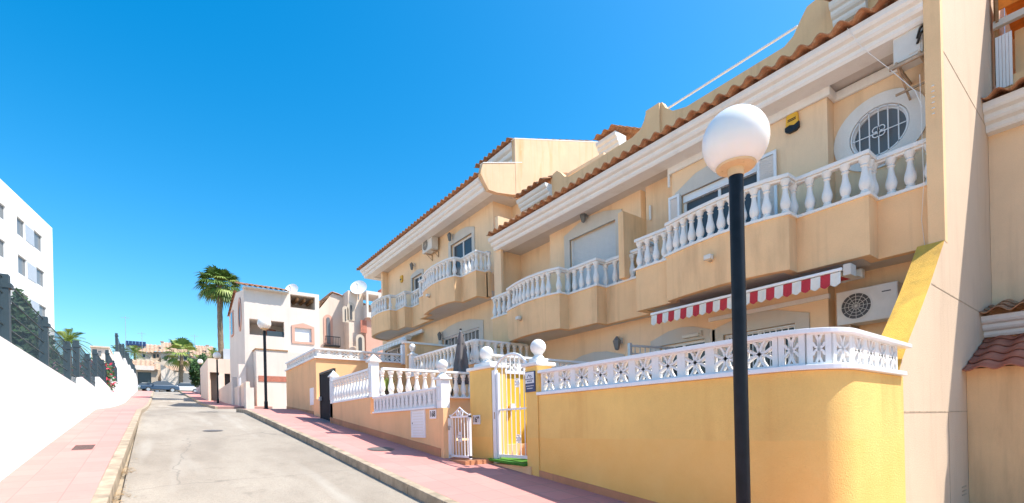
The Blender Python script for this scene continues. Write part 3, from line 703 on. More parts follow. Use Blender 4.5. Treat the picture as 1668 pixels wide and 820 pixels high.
part('soffit', 'soffit', H2, lambda m: m.box(9.45, 11.5, 13.45, YE-.1, ZC2+.0, ZC2+.08))
part('roof_tiles', 'roof_tile', H2, lambda m: tile_rows(m, (8.86, 13.4, ZC2+.41), (0, 1, 0), 41, (.37, 0, .10), 3))
part('flat_roof', 'terrain', H2, lambda m: m.box(10, 16, 13.4, YE-.2, ZC2+.2, ZC2+.4))
g = part('gable_wall', 'gable_render', H2, lambda m: (m.prism([(8.95, ZC2+.55), (9.02, 10.42), (9.6, 10.62), (10.7, 10.93), (10.7, 9.80), (10.2, 9.68), (9.6, ZC2-.06), (9.23, ZC2-.06), (8.91, ZC2+.40)], 'y', 13.28, 13.449), m.prism([(10.4, 9.7), (10.4, 11.70), (11.3, 11.98), (15.6, 13.3), (15.6, 9.4)], 'y', 13.27, 13.45), m.box(10.75, 15.6, 13.45, 15.4, 9.7, 11.6)))
part('gable_coping', 'white_trim', g, lambda m: (m.bar((9.02, 13.37, 10.43), (10.7, 13.37, 10.96), .21, .025), m.bar((10.38, 13.37, 11.71), (15.6, 13.37, 13.32), .21, .03)))
part('attic_cornice', 'white_trim', g, lambda m: m.prism(cornice_prof(10.36, 11.12, 11.66, .36), 'y', 13.46, 15.5))
part('attic_tiles', 'roof_tile', g, lambda m: tile_rows(m, (10.28, 13.4, 11.72), (0, 1, 0), 8, (.36, 0, .115), 12))
# low roof things behind the near parapet
part('roof_end_tiles', 'roof_tile', H2, lambda m: tile_rows(m, (9.4, 23.3, 10.45), (0, 1, 0), 5, (.3, 0, .08), 4))
# second white-trim details of the far house
c = onx(709, 401, 9.9); ac_unit(9.9, c.y-.45, c.y+.45, c.z-.3, c.z+.3, .4, 'white air conditioner above the curved balcony of the further house', hose=False)
aw0, aw1 = yu(660, 8.7, 543), yu(606, 8.7, 562); print('aw2', aw0, aw1, onx(660, 541, 8.7).z, onx(606, 560, 8.7).z)
awning('white_awning', 8.7, 9.6, aw0, aw1, 5.42, 5.75, .2, ['white_cloth', 'white_paint'], 'off-white scalloped awning below the far end balcony', 24, aw0-.03)
c = onx(655, 455, 9.9); t = thing('alarm_box', c, 'small yellow alarm box on the wall of the further peach house', 'alarm box'); part('body', 'alarm_yellow', t, lambda m: m.prism([(c.y-.14, c.z-.1), (c.y-.12, c.z+.16), (c.y+.12, c.z+.16), (c.y+.14, c.z-.1), (c.y+.05, c.z-.17), (c.y-.05, c.z-.17)], 'x', 9.83, 9.9), bevel=.01); part('badge', 'black_metal', t, lambda m: m.box(9.82, 9.83, c.y-.08, c.y+.08, c.z-.06, c.z))
for px, x, lab in (((738, 384), 9.9, 'lantern under the eaves beside the air conditioner of the further house'), ((676, 432), 9.9, 'lantern above the narrow balcony door of the further house'), ((722, 545), 9.6, 'lantern on the wall above the grey parasol')):
    c = onx(*px, x); lantern((x, c.y, c.z), lab)
flood((700, 482), 8.37, 'small light on the curved balcony of the further house')

# ================================================================== HOUSE AT THE RIGHT EDGE
H0 = thing('terraced_house', (10.3, -1, gz(-1)), 'tan house at the right edge of the view with a dark red tiled porch roof', 'house')
YN = -5
part('wall', 'peach', H0, lambda m: (m.box(10.2, 12.3, YN, 1.676, -.9, 2.30), m.box(11.75, 12.3, YN, 1.676, 2.3, 3.2)), bevel=0)
part('upper_wall', 'peach_pale', H0, lambda m: m.box(12.45, 14, YN, 1.676, 3.0, 6.95))
part('skirting', 'skirting', H0, lambda m: m.box(10.17, 10.21, YN, 1.675, -.5, .17))
part('porch_roof', 'roof_tile_red', H0, lambda m: tile_rows(m, (9.95, -2.8, 2.27), (0, 1, 0), 15, (.40, 0, .145), 5, tw=.298, amp=.035))
c_ = part('lower_cornice', 'white_trim', H0, lambda m: m.prism(cornice_prof(11.42, 2.93, 3.27, .3), 'y', YN, 1.676))
part('lower_tiles', 'roof_tile', c_, lambda m: tile_rows(m, (11.33, -2.8, 3.32), (0, 1, 0), 15, (.38, 0, .10), 3, tw=.298))
c_ = part('upper_cornice', 'white_trim', H0, lambda m: m.prism(cornice_prof(11.98, 6.72, 7.16, .36), 'y', YN, 1.676))
part('upper_tiles', 'roof_tile', c_, lambda m: tile_rows(m, (11.9, -4.5, 7.2), (0, 1, 0), 21, (.38, 0, .12), 3, tw=.294))
part('terrace_wall', 'peach', H0, lambda m: (m.box(13.0, 13.2, YN, 1.60, 7.2, 7.95), m.box(14.6, 14.8, YN, 1.676, 7.2, 11)))
part('privacy_panel', 'white_paint', H0, lambda m: [m.box(12.95, 12.98, 1.40+.045*i, 1.44+.045*i, 7.75, 8.75) for i in range(5)] and None)
part('terrace_post', 'wood', H0, lambda m: m.box(13.0, 13.1, 1.58, 1.64, 7.9, 9.7))
part('terrace_beam', 'grey_trim', H0, lambda m: m.box(12.9, 13.0, -3, 1.64, 8.92, 9.04))
part('terrace_screen', 'peach', H0, lambda m: m.box(13.3, 13.4, -3, 1.4, 7.9, 8.9))
t = thing('orange_awning', (13, -.5, 9.4), 'orange canvas awning over the upper terrace at the right edge', 'awning')
part('canopy', 'orange_cloth', t, lambda m: (m.prism([(12.9, 9.78), (12.92, 9.8), (15, 9.4), (15, 9.38)], 'y', -2, 1.56)))
part('valance', 'orange_cloth', t, lambda m: m.box(12.88, 12.9, -2, 1.56, 9.2, 9.78)); part('frame', 'wood', t, lambda m: (m.box(12.87, 12.93, 1.56, 1.60, 9.0, 9.85), m.box(12.85, 12.9, -2, 1.60, 9.80, 9.86)))

# ================================================================== GARDEN WALL 169 (yellow) with lattice rail
def zt(y, dz): return gz(y)+dz
def skirt(m, path, h=.17, w=.018, y_of=True):
    m.sweep(path, w, -.02, lambda y: gz(y)+.0, lambda y: gz(y)+.136+h)
W = thing('garden_wall', (4.85, 3.7, gz(3.7)), 'yellow garden wall with a rounded corner and white lattice rail behind the lamp post', 'wall')
corner = [(5.25-.5*cos(a*pi/24), 2.12-.5*sin(a*pi/24)) for a in range(13)]+[(6.7, 1.62)]
wp = [(6.7, 1.62)]+corner[::-1][1:]+[(4.75, 5.615)]
# walking from the buttress round the corner to the gate: outside is on the left hand
wp_out = wp
Y2 = 2.04
part('wall_body', 'yellow_wall', W, lambda m: m.sweep(wp_out, 0, -.2, lambda y: -1.0, lambda y: Y2-.005), smooth=True)
part('skirting', 'skirting', W, lambda m: skirt(m, [(4.75, 2.1), (4.75, 5.9)], .1))
part('coping', 'white_paint', W, lambda m: m.sweep([(6.66, 1.62)]+wp[1:], .05, -.24, Y2-.002, Y2+.045), bevel=.006)
part('lattice', 'white_trim', W, lambda m: lattice(m, offset([(6.66, 1.62), (5.3, 1.62), (4.97, 1.68), (4.80, 1.86), (4.75, 2.1), (4.75, 5.59)], -.07), Y2+.045, Y2+.345, .365, .07))
part('top_rail', 'white_paint', W, lambda m: m.sweep([(7.0, 1.62)]+wp[1:-1]+[(4.75, 5.61)], .02, -.15, Y2+.335, Y2+.38), bevel=.006)
def ball_post(parent, x0, x1, y0, y1, z0, z1, ballr, matb, capm='white_trim', cap2=True, taper=False):
    p = part('gate_post', matb, parent, lambda m: m.box(x0, x1, y0, y1, z0, z1-.002))
    cx, cy = (x0+x1)/2, (y0+y1)/2; hx, hy = (x1-x0)/2, (y1-y0)/2
    def capf(m):
        m.box(x0-.05, x1+.05, y0-.05, y1+.05, z1, z1+.06); m.box(cx-hx*.75, cx+hx*.75, cy-hy*.75, cy+hy*.75, z1+.06, z1+.13)
    part('cap', capm, p, capf, bevel=.015)
    part('ball', capm, p, lambda m: (m.lathe([(ballr*.8, 0), (ballr*.7, .03), (ballr*.5, .06), (ballr*.62, .085), (ballr*.5, .1)], (cx, cy, z1+.125), 20), m.sphere((cx, cy, z1+.2+ballr*.9), ballr, 24, 14)), smooth=True)
    return p
gp = ball_post(W, 4.73, 5.04, 5.62, 5.90, .3, 2.50, .125, 'yellow_wall')
# left post of the tall gate and the passage wall behind it
gp2 = ball_post(W, 4.74, 5.05, 6.88, 7.58, .4, 2.60, .125, 'yellow_wall')
pw = part('passage_wall', 'bright_yellow', W, lambda m: m.box(5.05, 8.9, 7.4, 7.58, .5, 2.58))
part('lattice', 'white_trim', pw, lambda m: lattice(m, [(5.1, 7.46), (8.9, 7.46)], 2.62, 2.90, .34, .07)); part('coping', 'white_paint', pw, lambda m: (m.box(5.05, 8.9, 7.36, 7.62, 2.58, 2.62), m.box(5.05, 8.9, 7.38, 7.54, 2.90, 2.94)))
part('inner_wall', 'yellow_wall', W, lambda m: m.box(5.02, 8.8, 5.55, 5.7, .5, 2.0))
part('terrace_floor', 'orange_wall', W, lambda m: (m.box(4.96, 9.7, 1.85, 5.55, .0, 1.45), m.box(6.6, 9.7, 5.5, 7.4, .0, 1.45), m.box(5.02, 6.6, 5.7, 7.4, .0, .98), m.box(6.2, 6.6, 5.7, 7.4, .9, 1.2)))
part('planter_edge', 'orange_wall', pw, lambda m: m.box(5.06, 6.2, 7.25, 7.4, .98, 1.22))
part('flood_light', 'white_paint', W, lambda m: m.box(5.5, 5.6, 7.3, 7.38, 1.9, 2.0))
# number plaque 169, sign
def text_obj(body, size, loc, rot, mat, parent, name='lettering', ext=.002, align='CENTER', sx=1.):
    cu = bpy.data.curves.new(name, 'FONT'); cu.body = body; cu.size = size; cu.extrude = ext; cu.offset = size*.03; cu.align_x = align; cu.align_y = 'CENTER'
    tmp = bpy.data.objects.new(name, cu); COL.objects.link(tmp)
    dg = bpy.context.evaluated_depsgraph_get(); me = bpy.data.meshes.new_from_object(tmp.evaluated_get(dg)); bpy.data.objects.remove(tmp)
    me.transform(Matrix.Translation(Vector(loc)-OFF[parent.name]) @ Matrix(rot).to_4x4() @ Matrix.Diagonal((sx, 1, 1, 1)))
    me.materials.clear(); me.materials.append(MATS[mat])
    ob = bpy.data.objects.new(name, me); COL.objects.link(ob); ob.parent = parent; OFF[ob.name] = OFF[parent.name]; return ob
# faces -x: text right = -y, up = +z, normal -x
ROTX = ((0, 0, -1), (-1, 0, 0), (0, 1, 0))
def plaque(x, px, txt, label):
    c = onx(*px, x); t = thing('number_plaque', c, label, 'house number')
    part('plate', 'white_paint', t, lambda m: m.box(x-.02, x, c.y-.12, c.y+.12, c.z-.085, c.z+.085), bevel=.006)
    text_obj(txt, .145, (x-.021, c.y, c.z-.0), ROTX, 'black_metal', t, 'digits')
plaque(4.74, (777, 684), '169', 'white house number 169 on the yellow gate post')
def sign():
    a = onx(868, 600, 4.725); t = thing('property_sign', a, 'white and dark blue property sign on the ball topped yellow gate post', 'sign')
    y0, y1 = 5.65, 5.885; z0, z1 = 2.10, 2.42; zm = 2.235
    part('plate', 'sign_blue', t, lambda m: m.box(4.705, 4.726, y0, y1, z0, z1), bevel=.003)
    part('white_field', 'sign_white', t, lambda m: m.box(4.701, 4.706, y0+.012, y1-.012, zm, z1-.012))
    cy = (y0+y1)/2
    part('logo', 'sign_blue', t, lambda m: (m.bar((4.699, cy+.06, zm+.085), (4.699, cy+.015, zm+.135), .004, .008), m.bar((4.699, cy+.015, zm+.135), (4.699, cy-.03, zm+.085), .004, .008), m.bar((4.699, cy-.01, zm+.105), (4.699, cy-.03, zm+.125), .004, .006), m.bar((4.699, cy-.03, zm+.125), (4.699, cy-.06, zm+.09), .004, .006)))
    text_obj('BLACK & WHITE', .026, (4.6995, cy, zm+.062), ROTX, 'sign_blue', t, 'lettering', .001)
    text_obj('PROPERTIES', .024, (4.6995, cy, zm+.03), ROTX, 'sign_blue', t, 'lettering', .001)
    text_obj('www.bwquesada.com', .021, (4.7035, cy, zm-.04), ROTX, 'sign_white', t, 'lettering', .001)
    part('phone_line', 'sign_white', t, lambda m: m.box(4.703, 4.706, cy-.07, cy+.07, zm-.085, zm-.075))
sign()
# tall white gate 169 with arched head; turf mat
def tall_gate():
    x = 4.80; y0, y1 = 5.91, 6.87; zb = 1.02
    t = thing('tall_gate', (x, (y0+y1)/2, zb), 'tall white metal gate with an arched top beside house number 169', 'gate')
    ym = (y0+y1)/2; rr = (y1-y0)/2
    def arch(y, z0=2.45, h=.38): return z0+h*math.sqrt(max(0, 1-((y-ym)/rr)**2))
    part('frame', 'white_paint', t, lambda m: (m.box(x-.05, x+.02, y1-.09, y1, zb-.1, 2.55), m.box(x-.03, x+.02, y1-.15, y1-.10, zb, 2.50), m.box(x-.03, x+.02, y0, y0+.04, zb-.1, 2.55),
         m.box(x-.02, x+.02, y0, y1-.1, zb+.02, zb+.07), m.box(x-.012, x+.012, y0, y1-.1, 1.84, 1.87),
         m.tube([(x, ym+rr*cos(a*pi/16), 2.42+.36*sin(a*pi/16)) for a in range(17)], .022, 8)))
    part('lock', 'rust', t, lambda m: m.box(x-.058, x-.03, y1-.075, y1-.05, 1.7, 1.82))
    for i in range(1, 7):
        y = y0+(y1-.12-y0)*i/7
        part('bar', 'white_paint', t, lambda m: m.bar((x, y, zb+.06), (x, y, arch(y, 2.41, .35)), .013))
    def rosette(m, y, z):
        for k in range(6): m.ering(x-.02, x-.008, y+.035*cos(k*pi/3), z+.045*sin(k*pi/3), .018, .022, .030, .036, 10)
        m.ering(x-.022, x-.006, y, z, .005, .005, .03, .03, 10)
    for z_ in (1.36, 2.28): part('rosette', 'white_paint', t, lambda m: rosette(m, y0+.28, z_))
tall_gate()
tag(part('turf_mat', 'grass_mat', None, lambda m: m.add([(4.66, 5.91, .93), (4.66, 6.93, .975), (5.4, 6.93, .99), (5.4, 5.91, .98), (4.66, 5.91, .97), (4.66, 6.93, 1.015), (5.4, 6.93, 1.03), (5.4, 5.91, 1.02)], [(3, 2, 1, 0), (4, 5, 6, 7), (0, 1, 5, 4), (1, 2, 6, 5), (2, 3, 7, 6), (3, 0, 4, 7)])), 'green artificial turf mat at the foot of the tall white gate', 'doormat')
tag(part('entrance_step', 'orange_wall', None, lambda m: m.box(4.70, 5.0, 5.79, 6.87, .5, .93)), 'low tiled entrance step under the green turf mat', 'step')

# ================================================================== GARDEN WALL 168 (orange) with balustrades
V = thing('garden_wall', (4.3, 11.2, gz(11)), 'orange garden wall with white balustrades and pyramid capped posts beside number 168', 'wall')
X8 = 4.2
part('wall_body', 'orange_wall', V, lambda m: (m.box(X8, X8+.22, 11.25, 14.5, .9, 2.33), m.box(X8, X8+.22, 7.78, 11.25, .2, 1.93)))
part('skirting', 'skirting', V, lambda m: m.sweep([(X8, 7.76), (X8, 14.52)], .018, -.02, lambda y: gz(y), lambda y: gz(y)+.136+.16))
part('side_wall', 'orange_wall', V, lambda m: (m.box(X8+.22, 9.6, 11.1, 11.3, .5, 2.33), m.box(X8, 9.6, 14.3, 14.5, .9, 2.33), m.box(X8+.22, 9.6, 7.6, 7.8, .4, 1.3)))
part('terrace_floor', 'orange_wall', V, lambda m: (m.box(X8+.2, 9.7, 11.3, 14.8, .5, 2.3), m.box(X8+.2, 9.7, 7.8, 11.1, .2, 1.3)))
part('retaining_wall', 'peach', V, lambda m: m.box(7.3, 9.6, 11.31, 15.6, 2.3, 3.34))
part('house_number_wall', 'orange_wall', V, lambda m: (m.box(X8-.005, X8+.24, 7.64, 7.95, .2, 1.93)))
part('divider_wall', 'peach', V, lambda m: m.box(7.2, 9.6, 15.65, 15.8, 3.3, 4.55)); part('divider_coping', 'white_trim', V, lambda m: m.box(7.1, 9.6, 15.6, 15.85, 4.55, 4.62))
def rail(parent, path, z, h=.72, mesh=B60, ends=True, label=None):
    r_ = part('balustrade', 'white_paint', parent, lambda m: (m.sweep(path, .06, -.16, z, z+.045), m.sweep(path, .02, -.12, z+h-.06, z+h)), bevel=.006)
    balusters(offset(path, -.05), z+.045, r_, mesh, .235, ends); return r_
rail(V, [(X8+.03, 11.42), (X8+.03, 14.3)], 2.33)
rail(V, [(X8+.25, 11.17), (7.2, 11.17)], 2.33)
rail(V, [(7.3, 11.33), (7.3, 15.3)], 3.34, .70)
rail(V, [(9.2, 11.33), (7.3, 11.33)], 3.34, .70)
def pyr_post(x, y, z0, z1, w=.16, ball=False):
    p = part('post', 'white_paint', V, lambda m: m.box(x-w/2, x+w/2, y-w/2, y+w/2, z0, z1), bevel=.006)
    if ball: part('ball', 'white_trim', p, lambda m: (m.box(x-w*.7, x+w*.7, y-w*.7, y+w*.7, z1, z1+.04), m.lathe([(w*.66, .04), (w*.2, .13), (w*.45, .16), (w*.5, .19)], (x, y, z1), 4 if False else 16), m.sphere((x, y, z1+.19+ball*.8), ball, 20, 12)), smooth=True)
    else: part('cap', 'white_trim', p, lambda m: (m.box(x-w*.72, x+w*.72, y-w*.72, y+w*.72, z1, z1+.035), m.lathe([(w*.92, .036), (w*.5, .085), (.005, .21)], (x, y, z1), 4) if False else m.add([(x-w*.66, y-w*.66, z1+.036), (x+w*.66, y-w*.66, z1+.036), (x+w*.66, y+w*.66, z1+.036), (x-w*.66, y+w*.66, z1+.036), (x, y, z1+.2)], [(3, 2, 1, 0), (0, 1, 4), (1, 2, 4), (2, 3, 4), (3, 0, 4)])))
    part('panel', 'white_trim', p, lambda m: m.wall('x', x-w/2-.012, x-w/2+.001, y-w/2+.02, y+w/2-.02, z0+.12, z1-.12, [(y-w/2+.045, y+w/2-.045, z0+.15, z1-.15)]))
pyr_post(X8+.08, 11.2, 2.33, 3.18, .2); pyr_post(X8+.08, 14.41, 2.33, 3.12, .18)
pyr_post(X8+.09, 7.80, 1.93, 2.46, .18, ball=.10)
pyr_post(7.3, 15.4, 3.34, 4.1, .2, ball=.12)
part('lattice', 'white_trim', V, lambda m: lattice(m, [(X8+.02, 7.92), (X8+.02, 10.95)], 1.97, 2.28, .20, .10))
part('coping', 'white_paint', V, lambda m: (m.sweep([(X8, 7.9), (X8, 11.0)], .06, -.16, 1.932, 1.972), m.sweep([(X8, 7.9), (X8, 11.0)], .05, -.12, 2.28, 2.32)), bevel=.006)
plaque(X8-.005, (706, 675), '168', 'white house number 168 on the orange wall beside the small gate')
c = onx(682, 690, X8)
t = thing('meter_box', c, 'white meter cabinet door set in the orange wall left of number 168', 'meter cabinet')
part('frame', 'white_paint', t, lambda m: m.wall('x', X8-.022, X8, c.y-.31, c.y+.31, c.z-.28, c.z+.30, [(c.y-.28, c.y+.28, c.z-.25, c.z+.27)]))
part('door', 'white_paint', t, lambda m: m.box(X8-.016, X8, c.y-.276, c.y+.276, c.z-.246, c.z+.266))
part('louvre', 'white_trim', t, lambda m: [m.box(X8-.022, X8-.016, c.y-.22, c.y+.22, c.z-.2+.055*i, c.z-.18+.055*i) for i in range(9)] and None)
part('keyhole', 'black_metal', t, lambda m: m.box(X8-.02, X8-.016, c.y+.24, c.y+.26, c.z-.01, c.z+.02))
def small_gate():
    x = 4.32; y0, y1 = 6.92, 7.62; zb = 1.02
    t = thing('garden_gate', (x, (y0+y1)/2, zb), 'low white iron gate with a pointed scroll top beside number 168', 'gate')
    part('frame', 'white_paint', t, lambda m: (m.box(x-.02, x+.02, y0, y0+.035, zb, zb+.78), m.box(x-.02, x+.02, y1-.035, y1, zb, zb+.78), m.box(x-.02, x+.02, y0, y1, zb+.02, zb+.055), m.box(x-.02, x+.02, y0, y1, zb+.72, zb+.75), m.box(x-.03, x+.03, y1+.0, y1+.06, zb-.05, zb+.72)))
    for i in range(1, 7):
        y = y0+(y1-y0)*i/7; part('bar', 'white_paint', t, lambda m: m.bar((x, y, zb+.05), (x, y, zb+.73), .014))
    ym = (y0+y1)/2
    part('scrollwork', 'white_paint', t, lambda m: (m.tube([(x, y0+.02, zb+.75), (x, ym-.15, zb+.82), (x, ym, zb+.90), (x, ym+.15, zb+.82), (x, y1-.02, zb+.75)], .011, 6), m.ering(x-.01, x+.01, ym-.06, zb+.80, .035, .035, .05, .05, 14), m.ering(x-.01, x+.01, ym+.06, zb+.80, .035, .035, .05, .05, 14),
         [m.ering(x-.018, x-.006, ym+.035*cos(k*pi/3), zb+.38+.06*sin(k*pi/3), .02, .026, .031, .040, 10) for k in range(6)]))
    part('handle', 'steel', t, lambda m: (m.box(x-.05, x-.02, y1-.03, y1-.01, zb+.5, zb+.58), m.bar((x-.05, y1-.02, zb+.56), (x-.05, y1-.12, zb+.56), .014)))
small_gate()
tag(part('entrance_step', 'skirting', None, lambda m: m.box(4.18, 4.8, 6.88, 7.64, .5, 1.0)), 'reddish tiled step under the low white iron gate', 'step')
# parasol
def parasol():
    p = ond(752, 606, 13.2); x, y = p.x, p.y; zt_ = ond(752, 541, 13.2).z; zb = 2.3; print('parasol', p, zt_)
    t = thing('closed_parasol', (x, y, zb), 'closed dark grey parasol standing behind the white balustrade', 'parasol')
    part('pole', 'steel', t, lambda m: m.tube([(x, y, zb), (x, y, zt_+.06)], .022, 8))
    part('base', 'pot_dark', t, lambda m: m.lathe([(.25, 0), (.25, .05), (.05, .12)], (x, y, zb), 16))
    def cl(m):
        n = 28; rings = []; H_ = zt_-2.75
        for j in range(12):
            f = j/11; r0 = .04+.175*f**.7 if f < .94 else .19
            rings.append([(x+r0*(1+.30*sin(5*2*pi*k/n+f*.6)*min(1, f*2))*cos(2*pi*k/n), y+r0*(1+.30*sin(5*2*pi*k/n+f*.6)*min(1, f*2))*sin(2*pi*k/n), zt_-H_*f) for k in range(n)])
        vs = [q for r_ in rings for q in r_]; m.add(vs, [(j*n+k, j*n+(k+1) % n, (j+1)*n+(k+1) % n, (j+1)*n+k) for j in range(11) for k in range(n)]+[tuple(range(n))])
    part('canopy', 'grey_cloth', t, cl, smooth=True)
    part('finial', 'pot_dark', t, lambda m: m.sphere((x, y, zt_+.07), .035, 10, 6))
    part('strap', 'pot_dark', t, lambda m: m.lathe([(.10, 0), (.10, .03)], (x, y, zt_-.36), 14))
parasol()
# plants on the 168 terrace
def spiky(loc, label, n=26, L=.6, mat='aloe'):
    t = thing('potted_plant', loc, label, 'plant', 'potted plants behind the white balustrade'); x, y, z = loc
    part('pot', 'pot_dark', t, lambda m: m.lathe([(.11, 0), (.15, .22), (.16, .24), (.13, .24), (.12, .2)], (x, y, z), 14))
    def lv(m):
        for i in range(n):
            a = random.uniform(0, 2*pi); e = random.uniform(.3, 1.35); l = L*random.uniform(.7, 1.1); d = Vector((cos(a)*cos(e), sin(a)*cos(e), sin(e))); s = Vector((-sin(a), cos(a), 0))*.022
            p0 = Vector((x, y, z+.22)); p1 = p0+d*l*.55; p2 = p0+d*l+Vector((0, 0, -.12*l)); m.add([p0-s, p0+s, p1+s*1.1, p1-s*1.1, p2], [(0, 1, 2, 3), (3, 2, 4)])
    part('leaves', mat, t, lv); return t
spiky((4.85, 11.75, 2.3), 'spiky yellow green plant behind the first balusters of the side rail', 34, .55)
spiky((5.5, 11.8, 2.3), 'low green plant in a dark pot beside the spiky yellow green plant', 20, .35, 'hedge')
for k, (x_, lab) in enumerate(((6.1, 'dark pot behind the middle of the side balustrade'), (6.6, 'dark pot behind the balustrade nearest the ball topped post'))):
    t = thing('plant_pot', (x_, 11.75, 2.3), lab, 'plant pot', 'dark pots behind the white balustrade'); part('pot', 'pot_dark', t, lambda m: m.lathe([(.12, 0), (.17, .3), (.18, .33), (.15, .33), (.14, .28)], (x_, 11.75, 2.3), 14)); part('soil', 'trunk', t, lambda m: m.lathe([(.14, 0), (.14, .01)], (x_, 11.75, 2.57), 14))

# grey railing panels on the terrace of the near house
t = thing('terrace_railing', (7.4, 5.6, 1.45), 'grey metal railing on the terrace behind the lattice rail', 'railing')
a, b = onx(1026, 566, 7.4), onx(1070, 570, 7.9)
part('post', 'steel', t, lambda m: m.box(a.x-.03, a.x+.03, a.y-.03, a.y+.03, 1.45, a.z+.08)); part('rail', 'steel', t, lambda m: (m.bar((a.x, a.y, a.z+.03), (b.x+.6, b.y, a.z+.03), .04), m.bar((a.x, a.y, a.z-.12), (b.x+.6, b.y, a.z-.12), .025)))
part('bars', 'steel', t, lambda m: [m.bar((a.x+.12*i, a.y+(b.y-a.y)*i*.12/(b.x+.6-a.x), 1.5), (a.x+.12*i, a.y+(b.y-a.y)*i*.12/(b.x+.6-a.x), a.z+.02), .015) for i in range(1, 9)] and None)
t = thing('screen_fence', (8, 6.6, 1.45), 'pale corrugated screen fence between the gate post and the terrace', 'fence')
part('sheet', 'steel', t, lambda m: [m.box(5.5+.08*i, 5.55+.08*i, 5.75+.02*(i % 2), 5.78+.02*(i % 2), 1.45, 2.50) for i in range(32)] and None); part('top_rail', 'white_trim', t, lambda m: m.box(5.45, 8.1, 5.73, 5.81, 2.50, 2.55))

# ================================================================== YELLOW STRUCTURE 167
G = thing('garage', (5.2, 19.5, gz(19.5)), 'yellow flat roofed garage with a white lattice rail on its roof', 'garage')
XG = 4.52
part('wall', 'orange_wall', G, lambda m: m.box(XG, 9.4, 17.2, 21.8, 1.3, 4.05))
part('coping', 'white_paint', G, lambda m: (m.sweep([(9.4, 17.2), (XG, 17.2), (XG, 21.8)], .07, -.2, 4.05, 4.10), m.sweep([(9.4, 17.2), (XG, 17.2), (XG, 21.8)], .03, -.15, 4.36, 4.41)))
part('lattice', 'white_trim', G, lambda m: lattice(m, offset([(9.3, 17.2), (XG, 17.2), (XG, 21.8)], -.06), 4.10, 4.36, .38, .06))
part('skirting', 'skirting', G, lambda m: m.sweep([(XG, 17.2), (XG, 21.8)], .018, -.02, lambda y: gz(y), lambda y: gz(y)+.25))
part('meter_door', 'white_paint', G, lambda m: m.box(XG-.02, XG+.01, 17.5, 18.0, 2.45, 3.05))
part('end_wall', 'orange_wall', G, lambda m: m.box(XG-.1, XG+.1, 16.05, 17.19, 1.3, 2.6))
p = part('corner_post', 'white_paint', G, lambda m: m.box(7.65, 7.85, 17.02, 17.2, 4.0, 4.75)); part('ball', 'white_trim', p, lambda m: m.sphere((7.75, 17.11, 4.9), .13, 16, 10), smooth=True)
t = thing('dark_gate', (4.34, 15.3, 1.8), 'dark grey metal gate between the orange wall and the yellow garage', 'gate')
part('panel', 'pot_dark', t, lambda m: (m.box(4.34, 4.36, 14.6, 15.95, 1.75, 3.35), [m.box(4.32, 4.34, 14.65+.125*i, 14.69+.125*i, 1.8, 3.3) for i in range(11)]))
part('frame', 'black_metal', t, lambda m: m.wall('x', 4.30, 4.38, 14.53, 16.0, 1.75, 3.4, [(14.6, 15.95, 1.81, 3.34)])); part('latch', 'steel', t, lambda m: m.box(4.24, 4.30, 15.75, 15.93, 2.5, 2.62))
# ================================================================== STREET LAMPS
def make_lamp():
    x, y = 3.97, 2.05; zb = gz(y)+.136; zc = onx(1200, 229, x).z; print('lamp', zb, zc)
    t = thing('street_lamp', (x, y, zb), 'black street lamp with a white globe in front of the yellow garden wall', 'street lamp', 'globe lamps along the right pavement')
    part('pole', 'black_paint', t, lambda m: m.tube([(x, y, zb), (x, y, zc-.27)], .057, 24), smooth=True)
    part('base_plate', 'black_paint', t, lambda m: (m.lathe([(.11, 0), (.11, .015), (.075, .03), (.072, .30), (.06, .33)], (x, y, zb), 20)))
    part('collar', 'globe_collar', t, lambda m: (m.lathe([(.062, -.30), (.066, -.235), (.15, -.228), (.158, -.212), (.10, -.205)], (x, y, zc), 28), [m.lathe([(.008, -.24), (.008, -.228)], (x+.11*cos(a), y+.11*sin(a), zc), 6) for a in (0, 2.1, 4.2)]))
    part('globe', 'globe_white', t, lambda m: m.lathe([(.262*sin(a), -.262*cos(a)) for a in [R(36)+i*(pi-R(36))/18 for i in range(18)]]+[(.002, .262)], (x, y, zc), 40), smooth=True)
    return t
L1 = make_lamp()
for (x, y, lab, s) in ((3.72, 21.75, 'globe lamp on the pink pavement before the white three storey villa', .985), (3.74, 40.1, 'small distant globe lamp beside the low white wall and annex', .96), (4.05, 59.7, 'farthest globe lamp beside the dark green hedge up the street', .98)):
    c = copy_tree(L1, (x, y, gz(y)+.136), scale=s); c['label'] = lab

